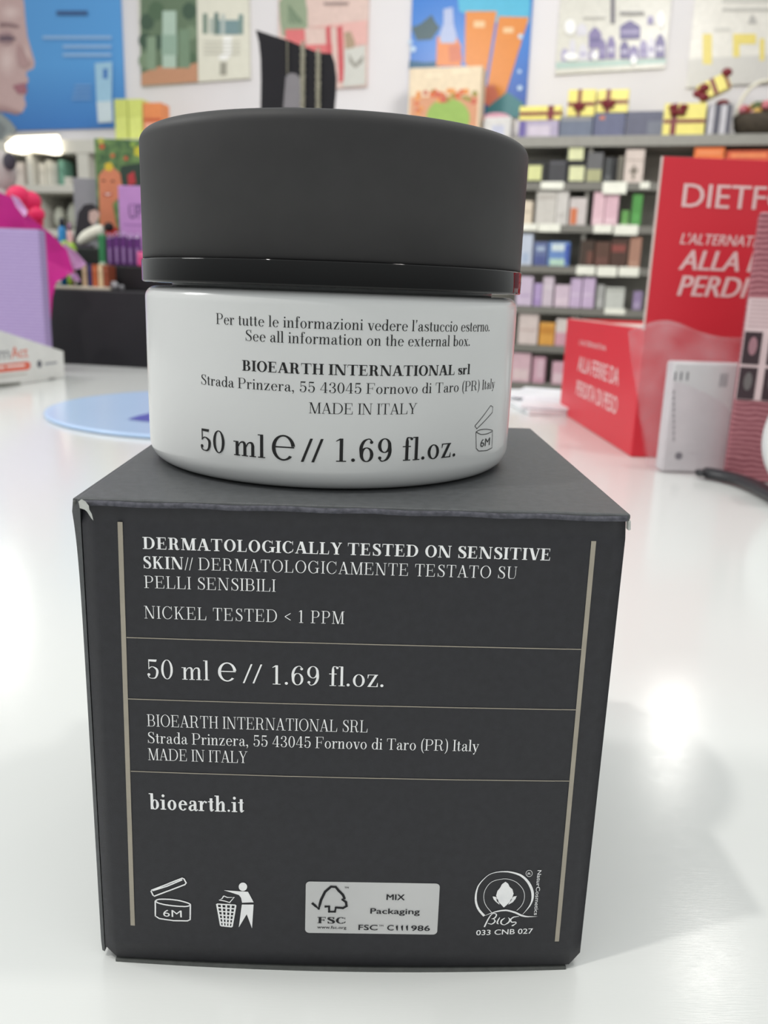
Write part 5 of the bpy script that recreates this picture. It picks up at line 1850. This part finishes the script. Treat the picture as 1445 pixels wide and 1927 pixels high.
def paint_pink(D):
    S_ = lambda pts: sc(2.89, 480, 0, pts)
    D(S_([(130, 10), (170, -30), (270, -30), (285, 60), (285, 150), (150, 200), (135, 110)]), (150, 164, 138))
    for i in range(6):
        D(S_([(180, 20), (190 + i * 16, 120 + (i % 2) * 14), (182 + i * 16, 130)]), (104, 128, 104))
    D(S_([(165, 160), (270, 158), (275, 245), (420, 240), (420, 460), (170, 460)]), (218, 118, 120))
    D(S_([(285, 150), (610, 110), (612, 240), (470, 250), (470, 150)]), (226, 178, 172))
    for a, b_ in ((385, 410), (445, 475)):
        D(S_([(a, 150), (b_, 138), (b_ + 12, 440), (a + 12, 450)]), (204, 92, 98))
    D(S_([(485, 180), (520, 170), (545, 230), (530, 300), (495, 280)]), (172, 150, 126))
    D(S_([(490, 270), (600, 248), (602, 462), (480, 474)]), (206, 206, 200))
    D(S_([(510, 290), (545, 350), (590, 300), (585, 340), (545, 372), (515, 340)]), (150, 146, 138))
    D(S_(R4(375, 12, 510, 28)), (160, 140, 136))


def paint_sea(D):
    S_ = lambda pts: sc(2.89, 480, 0, pts)
    D(S_([(1100, -40), (1500, -40), (1490, 130), (1240, 120), (1110, 60)]), (84, 180, 214))
    D(S_([(838, 330), (930, 340), (1010, 330), (1010, 380), (838, 380)]), (44, 96, 130))
    D(S_([(850, 150), (900, 130), (960, 80), (980, 120), (1005, 150), (960, 215), (880, 220)]), (72, 96, 104))
    D(S_([(990, 200), (1095, 200), (1120, 250), (1120, 360), (985, 360)]), (226, 140, 84))
    D(S_([(1025, 50), (1075, 40), (1080, 130), (1098, 200), (1088, 235), (1008, 235), (1003, 190), (1025, 130)]), (176, 188, 222))
    D(S_([(1050, 250), (1110, 240), (1130, 330), (1060, 340)]), (208, 120, 90))
    D(S_([(1145, 62), (1315, 62), (1255, 420), (1225, 460), (1140, 340)]), (222, 138, 62))
    D(S_([(1325, 90), (1490, 95), (1365, 500), (1330, 560), (1265, 460)]), (220, 136, 58))
    D(S_(R4(1190, 115, 1250, 150)), (232, 196, 150))
    D(S_(R4(1350, 150, 1405, 180)), (232, 196, 150))
    D(S_([(1250, 470), (1300, 460), (1340, 560), (1280, 590), (1245, 560)]), (206, 116, 92))
    D(S_([(1255, 590), (1370, 500), (1460, 560), (1460, 640), (1255, 640)]), (62, 122, 128))
    for cx_, cy_, r_ in ((846, 230, 12), (860, 268, 16), (1438, 390, 10), (1440, 480, 14), (1444, 200, 14)):
        D(S_(disc(cx_, cy_, r_, 12)), (190, 214, 236))


def paint_violet(D):
    S_ = lambda pts: sc(2.89, 945, 0, pts)
    D(S_([(290, 340), (890, 318), (890, 345), (292, 375)]), (176, 200, 194))
    rnd = random.Random(5)
    cs = [(128, 118, 164), (154, 146, 184), (196, 192, 210), (104, 96, 144), (176, 170, 200), (214, 212, 222)]
    for a, t_, b_, bt_ in ((320, 265, 360, 335), (365, 215, 400, 330), (405, 130, 460, 195), (415, 240, 465, 330), (470, 150, 540, 265), (470, 270, 520, 328), (525, 215, 565, 325), (570, 200, 615, 322), (640, 115, 750, 215), (640, 225, 690, 322),
                          (690, 250, 740, 330), (745, 220, 790, 318), (790, 200, 830, 318), (832, 190, 885, 318), (790, 90, 822, 135)):
        c_ = rnd.choice(cs)
        D(S_([(a, bt_), (b_, bt_ - 2), (b_, t_ + (bt_ - t_) * .3), ((a + b_) / 2 + 8, t_), ((a + b_) / 2 - 8, t_), (a, t_ + (bt_ - t_) * .3)]), c_)
        D(S_(R4(a + 8, t_ + (bt_ - t_) * .5, b_ - 8, t_ + (bt_ - t_) * .7)), rnd.choice(cs))
    D(S_(R4(590, -20, 612, 130)), (104, 100, 112))
    D(S_(R4(640, 66, 770, 84)), (140, 138, 138))
    D(S_(R4(440, 96, 560, 104)), (178, 176, 172))
    for cx_, cy_, rx_, ry_ in ((370, 150, 30, 42), (862, 108, 20, 46), (375, 310, 40, 22), (505, 305, 18, 26), (715, 330, 18, 24)):
        D(S_(disc(cx_, cy_, rx_, 14, ry_)), (246, 246, 246))


def paint_yellow(D):
    S_ = lambda pts: sc(2.89, 945, 0, pts)
    D(S_([(1010, 320), (1600, 290), (1600, 450), (1008, 470)]), (202, 200, 196))
    for a, t_, b_, bt_ in ((1090, 185, 1140, 350), (1255, 185, 1290, 310), (1290, 185, 1380, 240), (1400, 210, 1425, 330)):
        D(S_(R4(a, t_, b_, bt_)), (226, 208, 110))
    D(S_(R4(1195, -10, 1600, 14)), (196, 194, 188))
    D(S_(R4(1195, 44, 1600, 62)), (186, 184, 178))
    D(S_([(1335, 130), (1350, 85), (1370, 85), (1385, 130)]), (176, 174, 170))
    D(S_(R4(1150, 150, 1240, 170)), (206, 204, 198))


poster('blue poster with a face in profile and a light blue tube', (-160, 250), (236, 240), 0, 1000, ramp_mat('poster_blue', (58, 118, 190), (88, 158, 222), 2, 0.0, 0.35), paint_blue)
poster('poster split between green bottle picture and cream product page', (266, 163), (471, 148), 0, 900, mat((222, 220, 210), 0.3), paint_green)
poster('pale pink poster with palm leaf, partly behind the necklace stand', (524, 172), (690, 163), 0, 900, mat((222, 196, 188), 0.3), paint_pink)
poster('deep blue sea poster with two orange tubes and a spray bottle', (768, 224), (988, 216), 0, 1000, ramp_mat('poster_sea', (26, 66, 158), (44, 120, 206), 2, 0.0, 0.35), paint_sea)
poster('whitish poster crowded with violet bottles', (1044, 140), (1251, 127), 0, 900, mat((216, 214, 206), 0.3), paint_violet)
poster('pale poster with yellow bars and grey text lines', (1291, 165), (1520, 148), 0, 900, mat((222, 219, 212), 0.3), paint_yellow)
